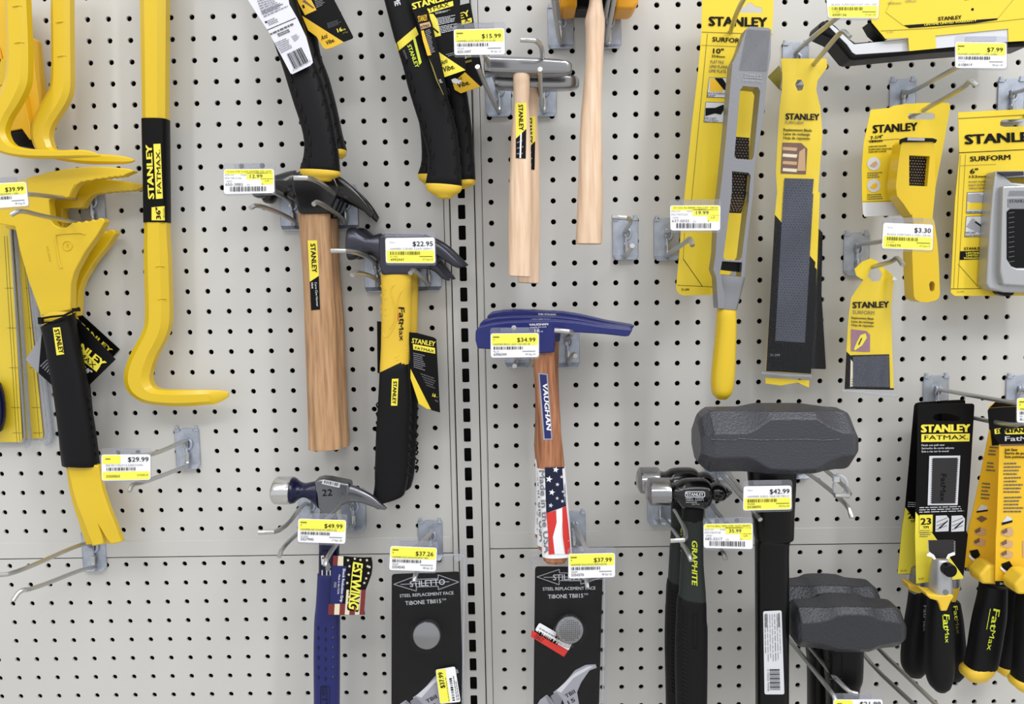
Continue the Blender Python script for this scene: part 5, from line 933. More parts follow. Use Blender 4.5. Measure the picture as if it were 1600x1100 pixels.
# shaver tool
j = Z(1260, 0, 3.235)
t = thing('shaver_pack', 'small yellow shaver tool on a curled yellow card', 'shaver', 1420, 280, .07); dd = lambda x, y: .05 + .012 * ((x - 1410) / 70) ** 2
mb = MB(); mb.plate(j((325, 555), (420, 545), (440, 535), (500, 525), (600, 520), (722, 520), (727, 545), (690, 750), (650, 960), (560, 1040), (485, 1088), (295, 1096), (286, 1080), (282, 1000), (280, 850), (290, 720), (310, 630)), dd, .0006, YCARD, holes=[j((512, 590), (520, 574), (635, 570), (650, 580), (648, 598), (635, 604), (520, 604))])
mb.text('STANLEY', j(338, 672), j(560, 658), 12, dd, INK, .03, .0008, shear=.05); mb.quad(j((310, 712), (470, 700), (470, 703), (310, 715)), dd, OLIVE); mb.text('7-1/4"', j(326, 705), j(388, 697), 5, dd, INK, .03); mb.text('184mm', j(322, 722), j(385, 716), 4, dd, INK, .03)
for y in (743, 757, 770): mb.text('SURFORM SHAVER', j(315, y + 3), j(405 if y != 757 else 433, y - 2), 2.6, dd, INK, .02)
for y in (828, 938):
    c_ = j(341, y); mb.decal([(c_[0] + 10.5 * math.cos(a * .3927), c_[1] + 10.5 * math.sin(a * .3927)) for a in range(16)], dd, LGREY, .0005); mb.decal(j((318, y + 12), (335, y - 5), (352, y - 15), (360, y), (345, y + 18)), dd, YCARD2 if y > 900 else TAN, .0008)
for y in (870, 980): mb.rows(j((308, y), (390, y - 4), (390, y + 28), (308, y + 32)), 3, dd, DINK, y, .4)
mb.decal(j((283, 1024), (455, 1020), (485, 1060), (484, 1087), (295, 1095), (286, 1080)), dd, LGREY, .0005); mb.quad(j((282, 1018), (455, 1014), (455, 1016), (282, 1020)), dd, OLIVE, .0006); mb.build('card', t, solid=False)
tool = j((480, 722), (500, 704), (640, 712), (650, 740), (652, 960), (638, 1100)) + k_((688, 90), (704, 200), (712, 300), (718, 480), (712, 502), (695, 515), (650, 525), (610, 522), (585, 508), (577, 490), (572, 380), (568, 260), (580, 120), (566, 50)) + j((530, 1090), (490, 1030), (458, 990), (452, 940), (462, 850))
mb = MB(); mb.plate(tool, .085, .022, YEL, holes=[j((520, 785), (624, 790), (611, 942), (520, 938)), k_((660, 425), (668, 412), (682, 412), (690, 425), (688, 458), (678, 468), (665, 462))]); mb.build('body', t, bevel=.0035, seg=3)
mb = MB(); mb.plate(j((515, 780), (628, 785), (615, 946), (515, 942)), .078, .0012, BLKP); perf(mb, j((522, 790), (622, 794), (609, 938), (522, 934)), .0785, 7, 10, 1.5, TAN, .001); mb.build('rasp_blade', t)
mb = MB(); mb.plate(j((478, 702), (505, 694), (640, 698), (662, 706), (655, 722), (640, 716), (490, 718), (476, 728)), .0865, .004, BLKP); mb.plate(j((512, 696), (600, 698), (598, 712), (512, 710)), .088, .002, DIEL); mb.tube([W(*j(x, y), .0675) for x, y in ((480, 712), (470, 780), (455, 860), (450, 945))], .0012, BLKP, 6); mb.build('blade_clip', t, bevel=.0004)
# pocket plane card
l = Z(1480, 170, 3.667)
t = thing('pocket_plane_pack', 'grey alloy pocket plane on a yellow 6 inch card at the right edge', 'plane', 1560, 320, .06); dd = lambda x, y: .045; mb = MB()
mb.plate(l((62, 20), (440, 2), (640, -5), (640, 1070), (45, 1072), (32, 1065), (20, 1050), (45, 530), (70, 270)), dd, .0006, YCARD, holes=[l((302, 85), (310, 66), (335, 62), (520, 55), (540, 75), (520, 96), (330, 104), (306, 98))])
mb.quad(l((62, 54), (640, 22), (640, 26), (62, 58)), dd, OLIVE); mb.quad(l((66, 250), (640, 222), (640, 226), (66, 254)), dd, INK); mb.text('STANLEY', l(106, 202), l(533, 182), 14.5, dd, INK, .03); mb.text('SURFORM', l(133, 301), l(362, 290), 7.6, dd, INK, .025); mb.quad(l((75, 325), (280, 317), (280, 319), (75, 327)), dd, OLIVE)
mb.text('6"', l(133, 372), l(178, 369), 7.6, dd, INK, .025); mb.text('152mm', l(128, 396), l(228, 393), 3.8, dd, INK, .025)
for s_, x1, y in (('POCKET PLANE', 220, 424), ('RABOT DE POCHE', 235, 443), ('CEPILLO DE BOLSILLO', 262, 461)): mb.text(s_, l(124, y), l(x1, y - 3), 2.8, dd, DINK, .01)
mb.quad(l((75, 265), (77, 265), (38, 1030), (36, 1030)), dd, OLIVE); mb.quad(l((105, 262), (107, 262), (62, 1030), (60, 1030)), dd, OLIVE); mb.quad(l((62, 890), (64, 888), (178, 1018), (175, 1020)), dd, OLIVE)
for q_, s_ in ((l((114, 478), (243, 474), (238, 598), (108, 600)), ('ONE-HANDLE USE',)), (l((108, 616), (236, 613), (228, 733), (99, 735)), ('DIE-CAST', 'ALLOY BODY'))):
    B_ = bil(q_); mb.quad(q_, dd, INK, .0004); mb.quad([B_(.02, .02), B_(.98, .02), B_(.98, .98), B_(.02, .98)], dd, LGREY, .0006)
    if len(s_) == 1: mb.quad([B_(.05, .5), B_(.95, .45), B_(.95, .82), B_(.05, .82)], dd, YCARD, .0008); mb.decal([B_(.05, .1), B_(.5, .08), B_(.8, .2), B_(.95, .4), B_(.8, .5), B_(.3, .5), B_(.05, .42)], dd, GINK2, .001); mb.text(s_[0], B_(.04, .97), B_(.9, .97), 2.8, dd, INK, .01, .001)
    else: mb.decal([B_(.03, .5), B_(.3, .08), B_(.95, .6), B_(.9, .95)], dd, GINK2, .0008); mb.decal([B_(.4, .3), B_(.45, .25), B_(.92, .6), B_(.9, .66)], dd, INK, .001); mb.text(s_[0], B_(.04, .83), B_(.5, .83), 2.8, dd, INK, .01, .0012); mb.text(s_[1], B_(.04, .97), B_(.7, .97), 2.8, dd, INK, .01, .0012)
mb.text('STANLEY', l(97, 809), l(203, 806), 4, dd, INK, .025); mb.decal(l((74, 816), (238, 813), (210, 862), (71, 866)), dd, INK, .0004)
for s_, x0, x1, y in (('LIFETIME', 108, 185, 832), ('LIMITED', 110, 178, 846), ('WARRANTY', 95, 195, 861)): mb.text(s_, l(x0, y), l(x1, y - 1), 2.9, dd, YPRINT, .03)
mb.quad(l((20, 1030), (225, 1028), (225, 1031), (20, 1033)), dd, INK); mb.text('21-399', l(58, 1053), l(95, 1052), 2.4, dd, INK); mb.build('card', t, solid=False)
mb = MB(); mb.plate(l((278, 356), (640, 350), (640, 1060), (330, 1052), (240, 1032), (224, 1000), (236, 820), (245, 680), (262, 480)), .066, .02, DIEL, holes=[l((345, 395), (460, 388), (640, 388), (640, 430), (440, 428), (370, 420))]); mb.plate(l((320, 440), (640, 430), (640, 1030), (320, 1010), (305, 940)), .074, .01, DIEL, holes=[l((345, 590), (365, 575), (640, 572), (640, 912), (400, 912), (370, 900), (345, 860))]); mb.build('body', t, bevel=.0022, seg=3)
mb = MB(); mb.plate(l((340, 570), (640, 568), (640, 918), (340, 918)), .0715, .003, BLKP)
for i in range(11): mb.quad(l((352, 596 + i * 28), (385, 590 + i * 28), (385, 594 + i * 28), (352, 600 + i * 28)), .0718, DINK)
mb.build('rasp_blade', t); mb = MB(); dk = lambda x, y: .0742; mb.quad(l((348, 515), (640, 510), (640, 562), (348, 565)), dk, DIE, .0003); mb.text('STANLEY', l(358, 538), l(470, 535), 5, dk, DINK, .02)
for i in range(12): mb.tube([W(*l(350 + i * 9, 500), .0744), W(*l(362 + i * 9, 470), .0744)], .0004, DIE, 5)
mb.build('cast_texture', t, solid=False); mb = MB(); mb.plate(l((290, 360), (440, 358), (440, 380), (330, 385)), .07, .004, STEELD); mb.build('blade_clip', t, bevel=.0005); mb = MB(); mb.plate(l((285, 1040), (390, 1048), (380, 1068), (340, 1075), (300, 1062)), .06, .012, BLKP); mb.build('screw', t, bevel=.001)
# planer at top right
t = thing('planer_pack', 'black edged planer body behind a big yellow card, cut by the top edge', 'planer', 1450, 50, .06)
mb = MB(); mb.plate(j((66, 135), (72, 112), (92, 103), (118, 108), (150, 128), (200, 180), (250, 214), (395, 203), (520, 190), (700, 170), (1130, 120), (1130, 232), (900, 245), (600, 268), (240, 302), (222, 295), (140, 195), (72, 165)), .062, .035, BLKP); mb.build('body', t, bevel=.003, seg=3)
mb = MB(); mb.plate(j((98, 118), (120, 118), (150, 142), (240, 224), (330, 215), (400, 208), (516, 196), (520, 258), (250, 276), (232, 265), (205, 225)), .0625, .001, LGREY); mb.plate(j((318, 112), (335, 118), (410, 198), (395, 202), (345, 160)), .066, .02, BLKP); mb.build('inner_panel', t, bevel=.0004)
dd = lambda x, y: .068; mb = MB(); mb.plate(j((300, -60), (1130, -60), (1130, 205), (1022, 211), (1020, 145), (652, 180), (655, 245), (520, 258), (515, 190), (400, 196), (330, 112)), dd, .0008, YCARD); mb.plate(j((652, 180), (1020, 145), (1022, 211), (655, 245)), .0668, .0005, LGREY)
mb.text('STANLEY', j(668, 104), j(785, 95), 5.6, dd, INK, .035); mb.decal(j((490, 128), (750, 108), (968, 92), (965, 100), (850, 118), (520, 142)), dd, INK); mb.text('LIFETIME LIMITED WARRANTY', j(597, 130), j(860, 108), 3, dd, YPRINT, .02); mb.text('21-296', j(405, 167), j(438, 165), 2.4, dd, DINK)
for a in (((375, 155), (640, 142)), ((640, 142), (1130, 90)), ((400, 60), (490, 128)), ((968, 92), (1060, -20)), ((800, 0), (1000, -40)), ((430, 0), (400, 60))):
    (x0, y0), (x1, y1) = j(*a[0]), j(*a[1]); mb.quad([(x0, y0), (x1, y1), (x1, y1 + .7), (x0, y0 + .7)], dd, OLIVE)
mb.text('205mm', j(412, 22), j(480, 20), 3.4, dd, DINK); mb.text('CEPILLO', j(500, 12), j(556, 10), 3.4, dd, DINK); c_ = j(840, 47); mb.decal([(c_[0] + 2.2 * math.cos(a * .785), c_[1] + 2.2 * math.sin(a * .785)) for a in range(8)], dd, INK); mb.build('card', t, solid=False)

# ================================================================ sledges and ball peens
s = Z(980, 620, 2.2925)
def oct_head(parent, rows, dc, tl, ch, m):
    secs = [octa(c_) for c_ in ch]; L = Loft(rows, dc, tl, 8, 2, secs); mb = MB(); L.add(mb, m, cap=0); return mb.build('head', parent, angle=18, bevel=.0012, label='faceted grey iron head')
t = thing('sledge_hammer', 'big grey sledge hammer with thick black handle', 'hammer', 1205, 800, .1)
rows = E5(s, (246, 92, 246, 222), (258, 66, 258, 240), (284, 46, 284, 258), (300, 42, 300, 258), (400, 41, 400, 257), (440, 38, 440, 256), (480, 36, 480, 255), (560, 36, 560, 255), (640, 36, 640, 253), (680, 38, 680, 251), (730, 42, 730, 249), (762, 44, 762, 248), (782, 62, 782, 236), (796, 100, 796, 205))
oct_head(t, rows, .12, [.024, .029, .034, .035, .035, .035, .035, .035, .035, .035, .035, .034, .030, .024], [.62, .62, .62, .62, .62, .45, .22, .2, .22, .45, .62, .62, .62, .62], IRON)
mb = MB(); mb.tube([W(*s(x, y), .1552) for x, y in ((300, 152), (380, 156), (400, 150), (480, 155), (640, 152), (700, 156), (760, 152))], .0007, IRON, 5); mb.build('casting_line', t)
HS = E5(s, (432, 235, 600, 232), (433, 262, 601, 258), (440, 340, 598, 340), (447, 395, 594, 398), (455, 480, 592, 480), (458, 505, 590, 505), (460, 525, 576, 528), (461, 700, 576, 700), (462, 900, 575, 900), (463, 1140, 575, 1140), (463, 1300, 575, 1300)); LH, o = simple_loft('handle', t, HS, .12, [.017, .019, .019, .019, .0175, .0165] + [.015] * 5, mat('black_gloss_plastic', (7, 7, 9), .3, spec=.25, bump=.05, bscale=60), n=3, cap=.1)
dd = lambda x, y: LH.d(x, y); mb = MB(); Q_ = s((487, 768), (553, 765), (563, 1066), (492, 1066)); B_ = bil(Q_); mb.decal(rrect(Q_, 3), .1355, LGREY, .0003)
df = lambda x, y: .1357
for i in range(7): mb.rows([B_(.06 + i * .13, .04), B_(.06 + i * .13, .62 if i not in (0, 6) else .55), B_(.13 + i * .13, .62 if i not in (0, 6) else .55), B_(.13 + i * .13, .04)], 1, df, GINK if i not in (0, 4) else DINK, i, .4, .0006, .1)
mb.text('WARNING', B_(.1, .03), B_(.1, .2), 3.4, df, DINK, .02, .0008); mb.text('WARNING', B_(.78, .03), B_(.78, .2), 3.4, df, DINK, .02, .0008)
for k in range(15): 
    v = .70 + k * .017; mb.quad([B_(.28, v), B_(.8, v), B_(.8, v + (.006 if k % 3 else .011)), B_(.28, v + (.006 if k % 3 else .011))], df, INK, .0006)
mb.text('0 70502 94408', B_(.16, .7), B_(.16, .96), 2.6, df, DINK, 0, .0008); mb.build('warning_label', o, solid=False, label='white printed label')
def small_sledge():
    t = thing('club_hammer', 'front small dark sledge hammer at the bottom, black handle', 'hammer', 1320, 980, .12, 'small dark sledge hammers'); u = Z(1200, 880, 5)
    rows = E5(u, (176, 400, 176, 560), (188, 355, 188, 585), (206, 322, 206, 608), (225, 310, 225, 620), (340, 305, 340, 624), (420, 300, 420, 630), (480, 286, 480, 634), (600, 282, 600, 636), (735, 288, 735, 634), (800, 304, 800, 624), (900, 308, 900, 621), (965, 312, 965, 620), (1008, 350, 1008, 600), (1036, 425, 1036, 545))
    oct_head(t, rows, .12, [.014, .019, .023, .0245, .025, .025, .0255, .0255, .0255, .025, .0245, .024, .020, .014], [.55, .55, .55, .55, .5, .4, .28, .25, .28, .4, .5, .55, .55, .55], IRON2)
    L, o = simple_loft('handle', t, E5(u, (440, 600, 728, 605), (444, 640, 726, 645), (450, 760, 724, 760), (455, 880, 720, 890), (462, 940, 700, 960), (465, 1100, 694, 1100), (465, 1400, 694, 1400)), .12, [.018, .018, .018, .017, .0155, .0145, .0145], BLKP, n=3.4, cap=.1, angle=60)
    mb = MB(); mb.text('XV', u(495, 800), u(575, 700), 10, lambda x, y: L.d(x, y), BLK, 0, .0003); mb.tube([W(*u(x, y), .1385) for x, y in ((475, 690), (580, 685), (585, 900), (480, 905))], .0006, BLKP, 6); mb.build('handle_marking', o, solid=False)
    return t
ss1 = small_sledge(); dup(ss1, (-.004, .05, .004), 'rear small dark sledge hammer behind and above the front one')
def ball():
    t = thing('ball_peen_hammer', 'front ball peen hammer with chrome face and green-grey handle', 'hammer', 1083, 900, .1, 'ball peen hammers with green-grey handles')
    F1 = Loft(E5(s, (70, 312, 70, 368), (76, 298, 76, 380), (86, 292, 86, 386), (142, 292, 142, 387), (151, 296, 151, 384)), .104, [.014, .0185, .0205, .0205, .019], 2.05); mb = MB(); F1.add(mb, STEEL, cap=.1); mb.build('striking_face', t, label='bright round striking face')
    F2 = Loft(E5(s, (149, 297, 149, 383), (160, 306, 160, 374), (178, 308, 178, 374), (198, 296, 198, 398), (225, 292, 222, 400), (268, 292, 268, 400), (290, 300, 288, 388), (302, 312, 302, 368), (318, 308, 318, 372), (340, 314, 340, 370), (352, 324, 352, 360)), .104, [.0185, .0145, .0145, .0165, .017, .017, .0165, .0125, .0135, .0125, .009], 2.3); mb = MB(); F2.add(mb, BLKE, cap=.1); mb.build('head', t, angle=60)
    F3 = Loft(E5(s, (344, 318, 344, 366), (358, 322, 358, 360), (370, 332, 370, 350)), .104, [.0105, .0085, .004], 2.05); mb = MB(); F3.add(mb, STEEL, cap=.4); mb.build('ball_peen', t, label='bright rounded peen')
    mb = MB(); dh = lambda x, y: F2.d(x, y); mb.tube([W(*p, dh(*p) + .0004) for p in rrect(s((208, 340), (278, 340), (278, 359), (208, 359)), 3)] + [W(*s(214, 340), dh(*s(214, 340)) + .0004)], .0005, LGREY, 5); mb.text('STANLEY', s(214, 355), s(273, 355), 4.8, dh, LGREY, .03)
    for x0, x1, y, tx in ((208, 235, 366, '450gm'), (245, 274, 366, '16OZ'), (210, 276, 373, 'WEAR SAFETY'), (210, 250, 380, 'GOGGLES'), (232, 258, 387, '54-716')): mb.text(tx, s(x0, y), s(x1, y), 2, dh, LGREY, .0)
    mb.build('head_marking', t, solid=False)
    simple_loft('neck', t, E5(s, (193, 375, 275, 375), (197, 410, 273, 410), (196, 442, 270, 440)), .1, [.013, .013, .012], BLK, cap=0)
    L, o = simple_loft('shaft', t, E5(s, (196, 438, 270, 434), (196, 520, 271, 520), (191, 600, 272, 600), (186, 690, 279, 690), (183, 725, 281, 735)), .1, [.012, .012, .0125, .013, .013], GREEN, n=2.8, cap=0, label='green-grey shaft')
    mb = MB(); dd = lambda x, y: L.d(x, y); mb.text('GRAPHITE', s(232, 514), s(232, 672), 8.5, dd, LIME, .03, shear=.25); mb.build('shaft_print', o, solid=False)
    G, o = simple_loft('grip', t, E5(s, (182, 712, 281, 728), (178, 740, 282, 748), (176, 800, 283, 800), (174, 825, 286, 830), (172, 950, 286, 950), (174, 1060, 285, 1060), (176, 1200, 283, 1200), (172, 1330, 288, 1330)), .1, [.0135, .014] + [.0145] * 6, BLK, n=2.8, cap=.2, angle=60)
    mb = MB(); dg = lambda x, y: G.d(x, y)
    for i in range(26):
        y = 755 + i * 15; mb.tube([W(*s(182, y + 14), dg(*s(182, y + 14)) - .0003), W(*s(198, y), dg(*s(198, y)) + .0003), W(*s(214, y + 10), dg(*s(214, y + 10)))], .0009, BLK, 6)
    mb.tube([W(*s(x, y), dg(*s(x, y)) + .0001) for x, y in ((236, 780), (252, 780), (252, 900), (236, 900), (236, 780))], .0006, BLK, 6); mb.build('grip_rib', o)
    return t
b1 = ball(); dup(b1, (-.004, .045, .001), 'rear ball peen hammer showing above and left of the front one')

# ================================================================ saws
m_ = Z(1380, 580, 4.232); n_ = Z(1380, 820, 3.928)
def saw_card(mb, P, dd, full=True):
    pass
G1 = 'flush cut saws on black and yellow cards'
def flush_tool(t, dc, sh=(0, 0), front=True):
    f = lambda z, *a: [(x + sh[0], y + sh[1]) for x, y in z(*a)]
    fE = lambda *r: [(a + sh[0], b + sh[1], c_ + sh[0], d_ + sh[1]) for a, b, c_, d_ in E5(n_, *r)]
    simple_loft('socket', t, fE((315, 208, 388, 208), (304, 250, 402, 245), (298, 300, 408, 300), (290, 400, 413, 402), (288, 432, 412, 434)), dc, [.008, .011, .0125, .0125, .0125], DIEL, n=2.8, cap=.15, label='grey metal socket')
    mb = MB(); mb.plate(f(n_, (266, 418), (290, 428), (350, 436), (410, 430), (432, 432), (434, 446), (418, 468), (404, 500), (392, 530), (355, 531), (345, 490), (335, 468), (290, 456), (268, 436)), dc + .0138, .024, YELR); mb.build('collar', t, bevel=.002, seg=3, label='yellow collar')
    G, o = simple_loft('handle', t, fE((284, 450, 406, 455), (276, 520, 412, 520), (270, 600, 420, 600), (265, 700, 426, 700), (262, 800, 429, 800), (264, 880, 427, 880), (272, 940, 418, 945), (288, 985, 402, 990), (312, 1008, 380, 1010)), dc, [.0125, .0125, .013, .0135, .0135, .0135, .013, .011, .008], BLK, n=2.5, cap=.3, angle=60)
    dg = lambda x, y: G.d(x, y); P = lambda x, y: tuple(a + b for a, b in zip(n_(x, y), sh)); mb = MB(); mb.text('Fat', P(372, 550), P(372, 640), 9, dg, LIME, .014, .0008, shear=.1); mb.text('Max', P(378, 642), P(382, 725), 6.5, dg, LIME, -.008, .0008); a_, b_ = P(364, 555), P(368, 632); mb.quad([a_, (a_[0] + 1, a_[1]), (b_[0] + 1, b_[1]), b_], dg, LIME, .0008)
    mb.build('handle_print', o, solid=False)
    if front:
        mb = MB(); mb.plate(n_((278, 96), (436, 94), (432, 165), (398, 180), (385, 205), (325, 205), (312, 185), (284, 165)), dc + .004, .001, mat('dark_blade', (52, 50, 52), .35, .5))
        for i in range(8):
            y = 100 + i * 10; mb.mesh([W(*n_(278, y), dc + .0045), W(*n_(268, y + 3), dc + .0045), W(*n_(280, y + 8), dc + .0045)], [(0, 1, 2)], DIEL); mb.mesh([W(*n_(435, y), dc + .0045), W(*n_(446, y + 3), dc + .0045), W(*n_(434, y + 8), dc + .0045)], [(0, 1, 2)], DIEL)
        mb.decal(n_((268, 180), (285, 168), (312, 185), (325, 210), (312, 215), (298, 198), (268, 192)), dc + .0045, WHITE); mb.decal(n_((440, 168), (430, 168), (398, 180), (385, 206), (398, 212), (412, 195), (442, 185)), dc + .0045, WHITE); mb.build('blade', t, solid=False)
        mb = MB(); c_ = W(*n_(387, 265), dc + .010); mb.tube([c_, c_ + Vector((0, -.010, 0))], .0075, BLKP, 16); mb.build('knob', t, bevel=.001); mb = MB(); c_ = W(*n_(383, 412), dc + .0125); mb.tube([c_, c_ + Vector((0, -.0015, 0))], .0028, STEEL, 12); mb.build('rivet', t)
t = thing('flush_saw', 'rear left flush saw, black card with yellow foot behind the front one', 'saw', 1430, 900, .05, G1); dd = lambda x, y: .048; mb = MB()
mb.plate(m_((215, 212), (245, 205), (530, 188), (542, 195), (545, 230), (500, 1020), (330, 1300)) + n_((182, 305), (88, 302), (118, 0)) + m_((145, 900), (205, 230)), dd, .0006, BLKC); mb.decal(m_((146, 900), (330, 1150)) + n_((300, 100), (300, 300), (88, 301), (118, 0)), dd, YPRINT); mb.text('23', m_(165, 975), m_(232, 972), 9, dd, INK, .025); mb.text('TPI', m_(180, 1002), m_(215, 1000), 4, dd, INK, .03); mb.rows(m_((165, 860), (300, 870), (300, 905), (160, 900)), 3, dd, LGREY, 3, .3); mb.text('20-331', n_(105, 288), n_(145, 286), 2.6, dd, INK)
mb.build('card', t, solid=False); simple_loft('socket', t, E5(n_, (180, 280, 290, 280), (165, 370, 290, 372), (160, 400, 285, 405)), .055, .011, DIE, n=2.8); mb = MB(); mb.plate(n_((152, 360), (200, 372), (290, 378), (300, 400), (275, 470), (240, 472), (230, 430), (165, 405)), .066, .02, YELR); mb.build('collar', t, bevel=.002)
GL, o = simple_loft('handle', t, E5(n_, (168, 400, 285, 405), (155, 500, 282, 500), (135, 620, 275, 620), (120, 740, 268, 740), (115, 830, 262, 830), (122, 880, 255, 885), (145, 915, 235, 918)), .055, [.0125, .013, .0135, .0135, .0135, .013, .009], BLK, n=2.5, cap=.3); mb = MB(); dg = lambda x, y: GL.d(x, y); mb.text('FatMax', n_(248, 495), n_(246, 655), 5.5, dg, GINK, .01); mb.build('handle_print', o, solid=False)
t = thing('flush_saw', 'rear right flush saw, only its handle showing right of the front one', 'saw', 1495, 950, .05, G1)
simple_loft('socket', t, E5(n_, (385, 320, 455, 320), (380, 380, 460, 380)), .049, .011, DIE, n=2.8); mb = MB(); mb.plate(n_((360, 385), (410, 392), (475, 376), (474, 395), (450, 480), (425, 480), (400, 470)), .060, .02, YELR); mb.build('collar', t, bevel=.002)
GL, o = simple_loft('handle', t, E5(n_, (370, 470, 462, 472), (370, 560, 478, 560), (368, 650, 488, 650), (365, 740, 497, 740), (365, 830, 500, 830), (375, 900, 492, 900), (400, 940, 465, 942)), .049, [.0125, .013, .0135, .0135, .0135, .013, .009], BLK, n=2.5, cap=.3); mb = MB(); dg = lambda x, y: GL.d(x, y); mb.text('Fat', n_(430, 500), n_(438, 580), 6.5, dg, LIME, .014); mb.text('Max', n_(440, 582), n_(452, 670), 5.5, dg, OLIVE, 0); mb.build('handle_print', o, solid=False)
mb = MB(); mb.plate(m_((380, 195), (535, 188), (543, 230), (500, 500), (400, 500)), .052, .0006, BLKC); mb.build('card', t, solid=False)
t = thing('flush_saw', 'front flush saw on black card marked 23 TPI, black handle with yellow collar', 'saw', 1475, 900, .08, G1); dd = lambda x, y: .078; mb = MB()
cardp = m_((232, 222), (245, 216), (590, 214), (602, 222), (603, 240), (575, 700), (548, 1050)) + n_((520, 60), (492, 326), (480, 333), (202, 362), (195, 60)) + m_((214, 930), (225, 600))
mb.plate(cardp, dd, .0006, BLKC, holes=[m_((327, 310), (340, 285), (400, 278), (440, 282), (500, 300), (508, 318), (490, 330), (350, 328))]); mb.decal(m_((214, 930), (335, 1085)) + n_((492, 318), (490, 331), (202, 361), (195, 60)), dd, YPRINT)
mb.text('STANLEY', m_(254, 403), m_(572, 400), 11.5, dd, YPRINT, .04); mb.quad(m_((253, 416), (573, 412), (570, 464), (252, 468)), dd, YPRINT); mb.text('FATMAX.', m_(274, 453), m_(562, 450), 6.8, dd, INK, .005)
for s_, x1, y in (('Flush cut pull saw', 405, 496), ('Serrucho de corte saliente', 468, 516), ('Scie a ras sur le wood', 432, 537)): mb.text(s_, m_(254, y), m_(x1, y - 3), 3, dd, LGREY, .015)
mb.quad(m_((305, 560), (510, 558), (492, 885), (294, 886)), dd, LGREY, .0004); mb.quad(m_((328, 574), (492, 572), (474, 874), (320, 876)), dd, MATS['dark_blade'] if 'dark_blade' in MATS else mat('dark_blade', (52, 50, 52), .35, .5), .0006)
for i in range(22): y = 580 + i * 13.5; x0 = 328 - i * .38; x1 = 491 - i * .8; mb.decal(m_((x0, y), (x0 - 9, y + 4), (x0, y + 9)), dd, INK, .0007); mb.decal(m_((x1, y), (x1 + 9, y + 4), (x1, y + 9)), dd, INK, .0007)
mb.text('FatMax', m_(385, 680), m_(378, 860), 8, dd, INK, .01, .0009); mb.rows(m_((240, 895), (520, 888), (545, 930), (238, 940)), 3, dd, LGREY, 9, .35, .0007, .1); mb.quad(m_((238, 948), (330, 946), (328, 1066), (236, 1068)), dd, OLIVE, .0006); mb.quad(m_((240, 951), (327, 949), (325, 1063), (238, 1065)), dd, YPRINT, .0008); mb.text('23', m_(250, 1015), m_(316, 1012), 10, dd, INK, .03, .001); mb.text('TPI', m_(264, 1040), m_(300, 1039), 3.6, dd, INK, .03, .001); mb.rows(m_((244, 1048), (320, 1046), (318, 1098), (240, 1100)), 4, dd, DINK, 12, .35, .001)
for x in (348, 452): 
    mb.decal(m_((x, 956), (x + 70, 953), (x + 88, 975), (x + 84, 1058), (x - 3, 1062)), dd, LGREY, .0006)
    for y in (975, 1000, 1025): mb.quad(m_((x + 5, y + 20), (x + 75, y - 8), (x + 75, y - 2), (x + 5, y + 26)), dd, GINK, .0008)
    mb.quad(m_((x + 20, 1035), (x + 78, 985), (x + 80, 992), (x + 24, 1044)), dd, INK, .001)
mb.text('20-331', n_(218, 338), n_(250, 334), 2.6, dd, INK); mb.build('card', t, solid=False); flush_tool(t, .096)
# job saws
G2 = 'job saws on yellow cards at the right edge'
def job(label, cardpts, strip, top, dcard, grip, cap, collar, dc, txt, tv=None):
    t = thing('job_saw', label, 'saw', (grip[2][0] + grip[2][2]) / 2, 900, dc, G2); dd = lambda x, y: dcard; mb = MB()
    if cardpts:
        mb.plate(cardpts, dd, .0006, YCARD2); mb.decal(top, dd, BLKC, .0004); mb.decal(strip, dd, INK, .0004)
        if tv: tv(mb, dd)
        mb.build('card', t, solid=False)
    mb = MB(); mb.plate(collar, dc + .014, .026, YELR); mb.build('collar', t, bevel=.003, seg=3, label='yellow faceted collar')
    G, o = simple_loft('handle', t, grip, dc, .0145, BLK, n=2.7, cap=.05, angle=60); simple_loft('end_cap', t, cap, dc, [.0155, .0155, .012], YELR, n=2.5, cap=.3, label='yellow end cap')
    if txt: 
        dg = lambda x, y: G.d(x, y); mb = MB(); mb.text('Fat', n_(678, 515), n_(655, 640), 10.5, dg, LIME, .014, .0008, shear=.05); mb.text('Max', n_(660, 645), n_(636, 768), 8, dg, LIME, -.008, .0008); mb.quad(n_((656, 515), (660, 515), (637, 642), (633, 642)), dg, LIME, .0008, 1, 3); mb.build('handle_print', o, solid=False)
    return t
def wood_pics(mb, dd, xs):
    for i, (x, y) in enumerate(xs):
        mb.decal(n_((x, y), (x + 35, y - 20), (x + 75, y - 5), (x + 70, y + 25), (x + 45, y + 35), (x, y + 20)), dd, TAN, .0006); mb.decal(n_((x, y), (x + 35, y - 20), (x + 38, y + 5), (x + 10, y + 18)), dd, BROWN, .0008)
job('third job saw, black handle end between its neighbours', None, None, None, .03, E5(n_, (745, 390, 870, 390), (735, 560, 865, 560), (715, 720, 860, 720), (690, 868, 830, 868)), E5(n_, (680, 868, 835, 868), (684, 890, 825, 892), (710, 905, 800, 907)), n_((740, 280), (850, 280), (860, 380), (745, 380)), .035, False)
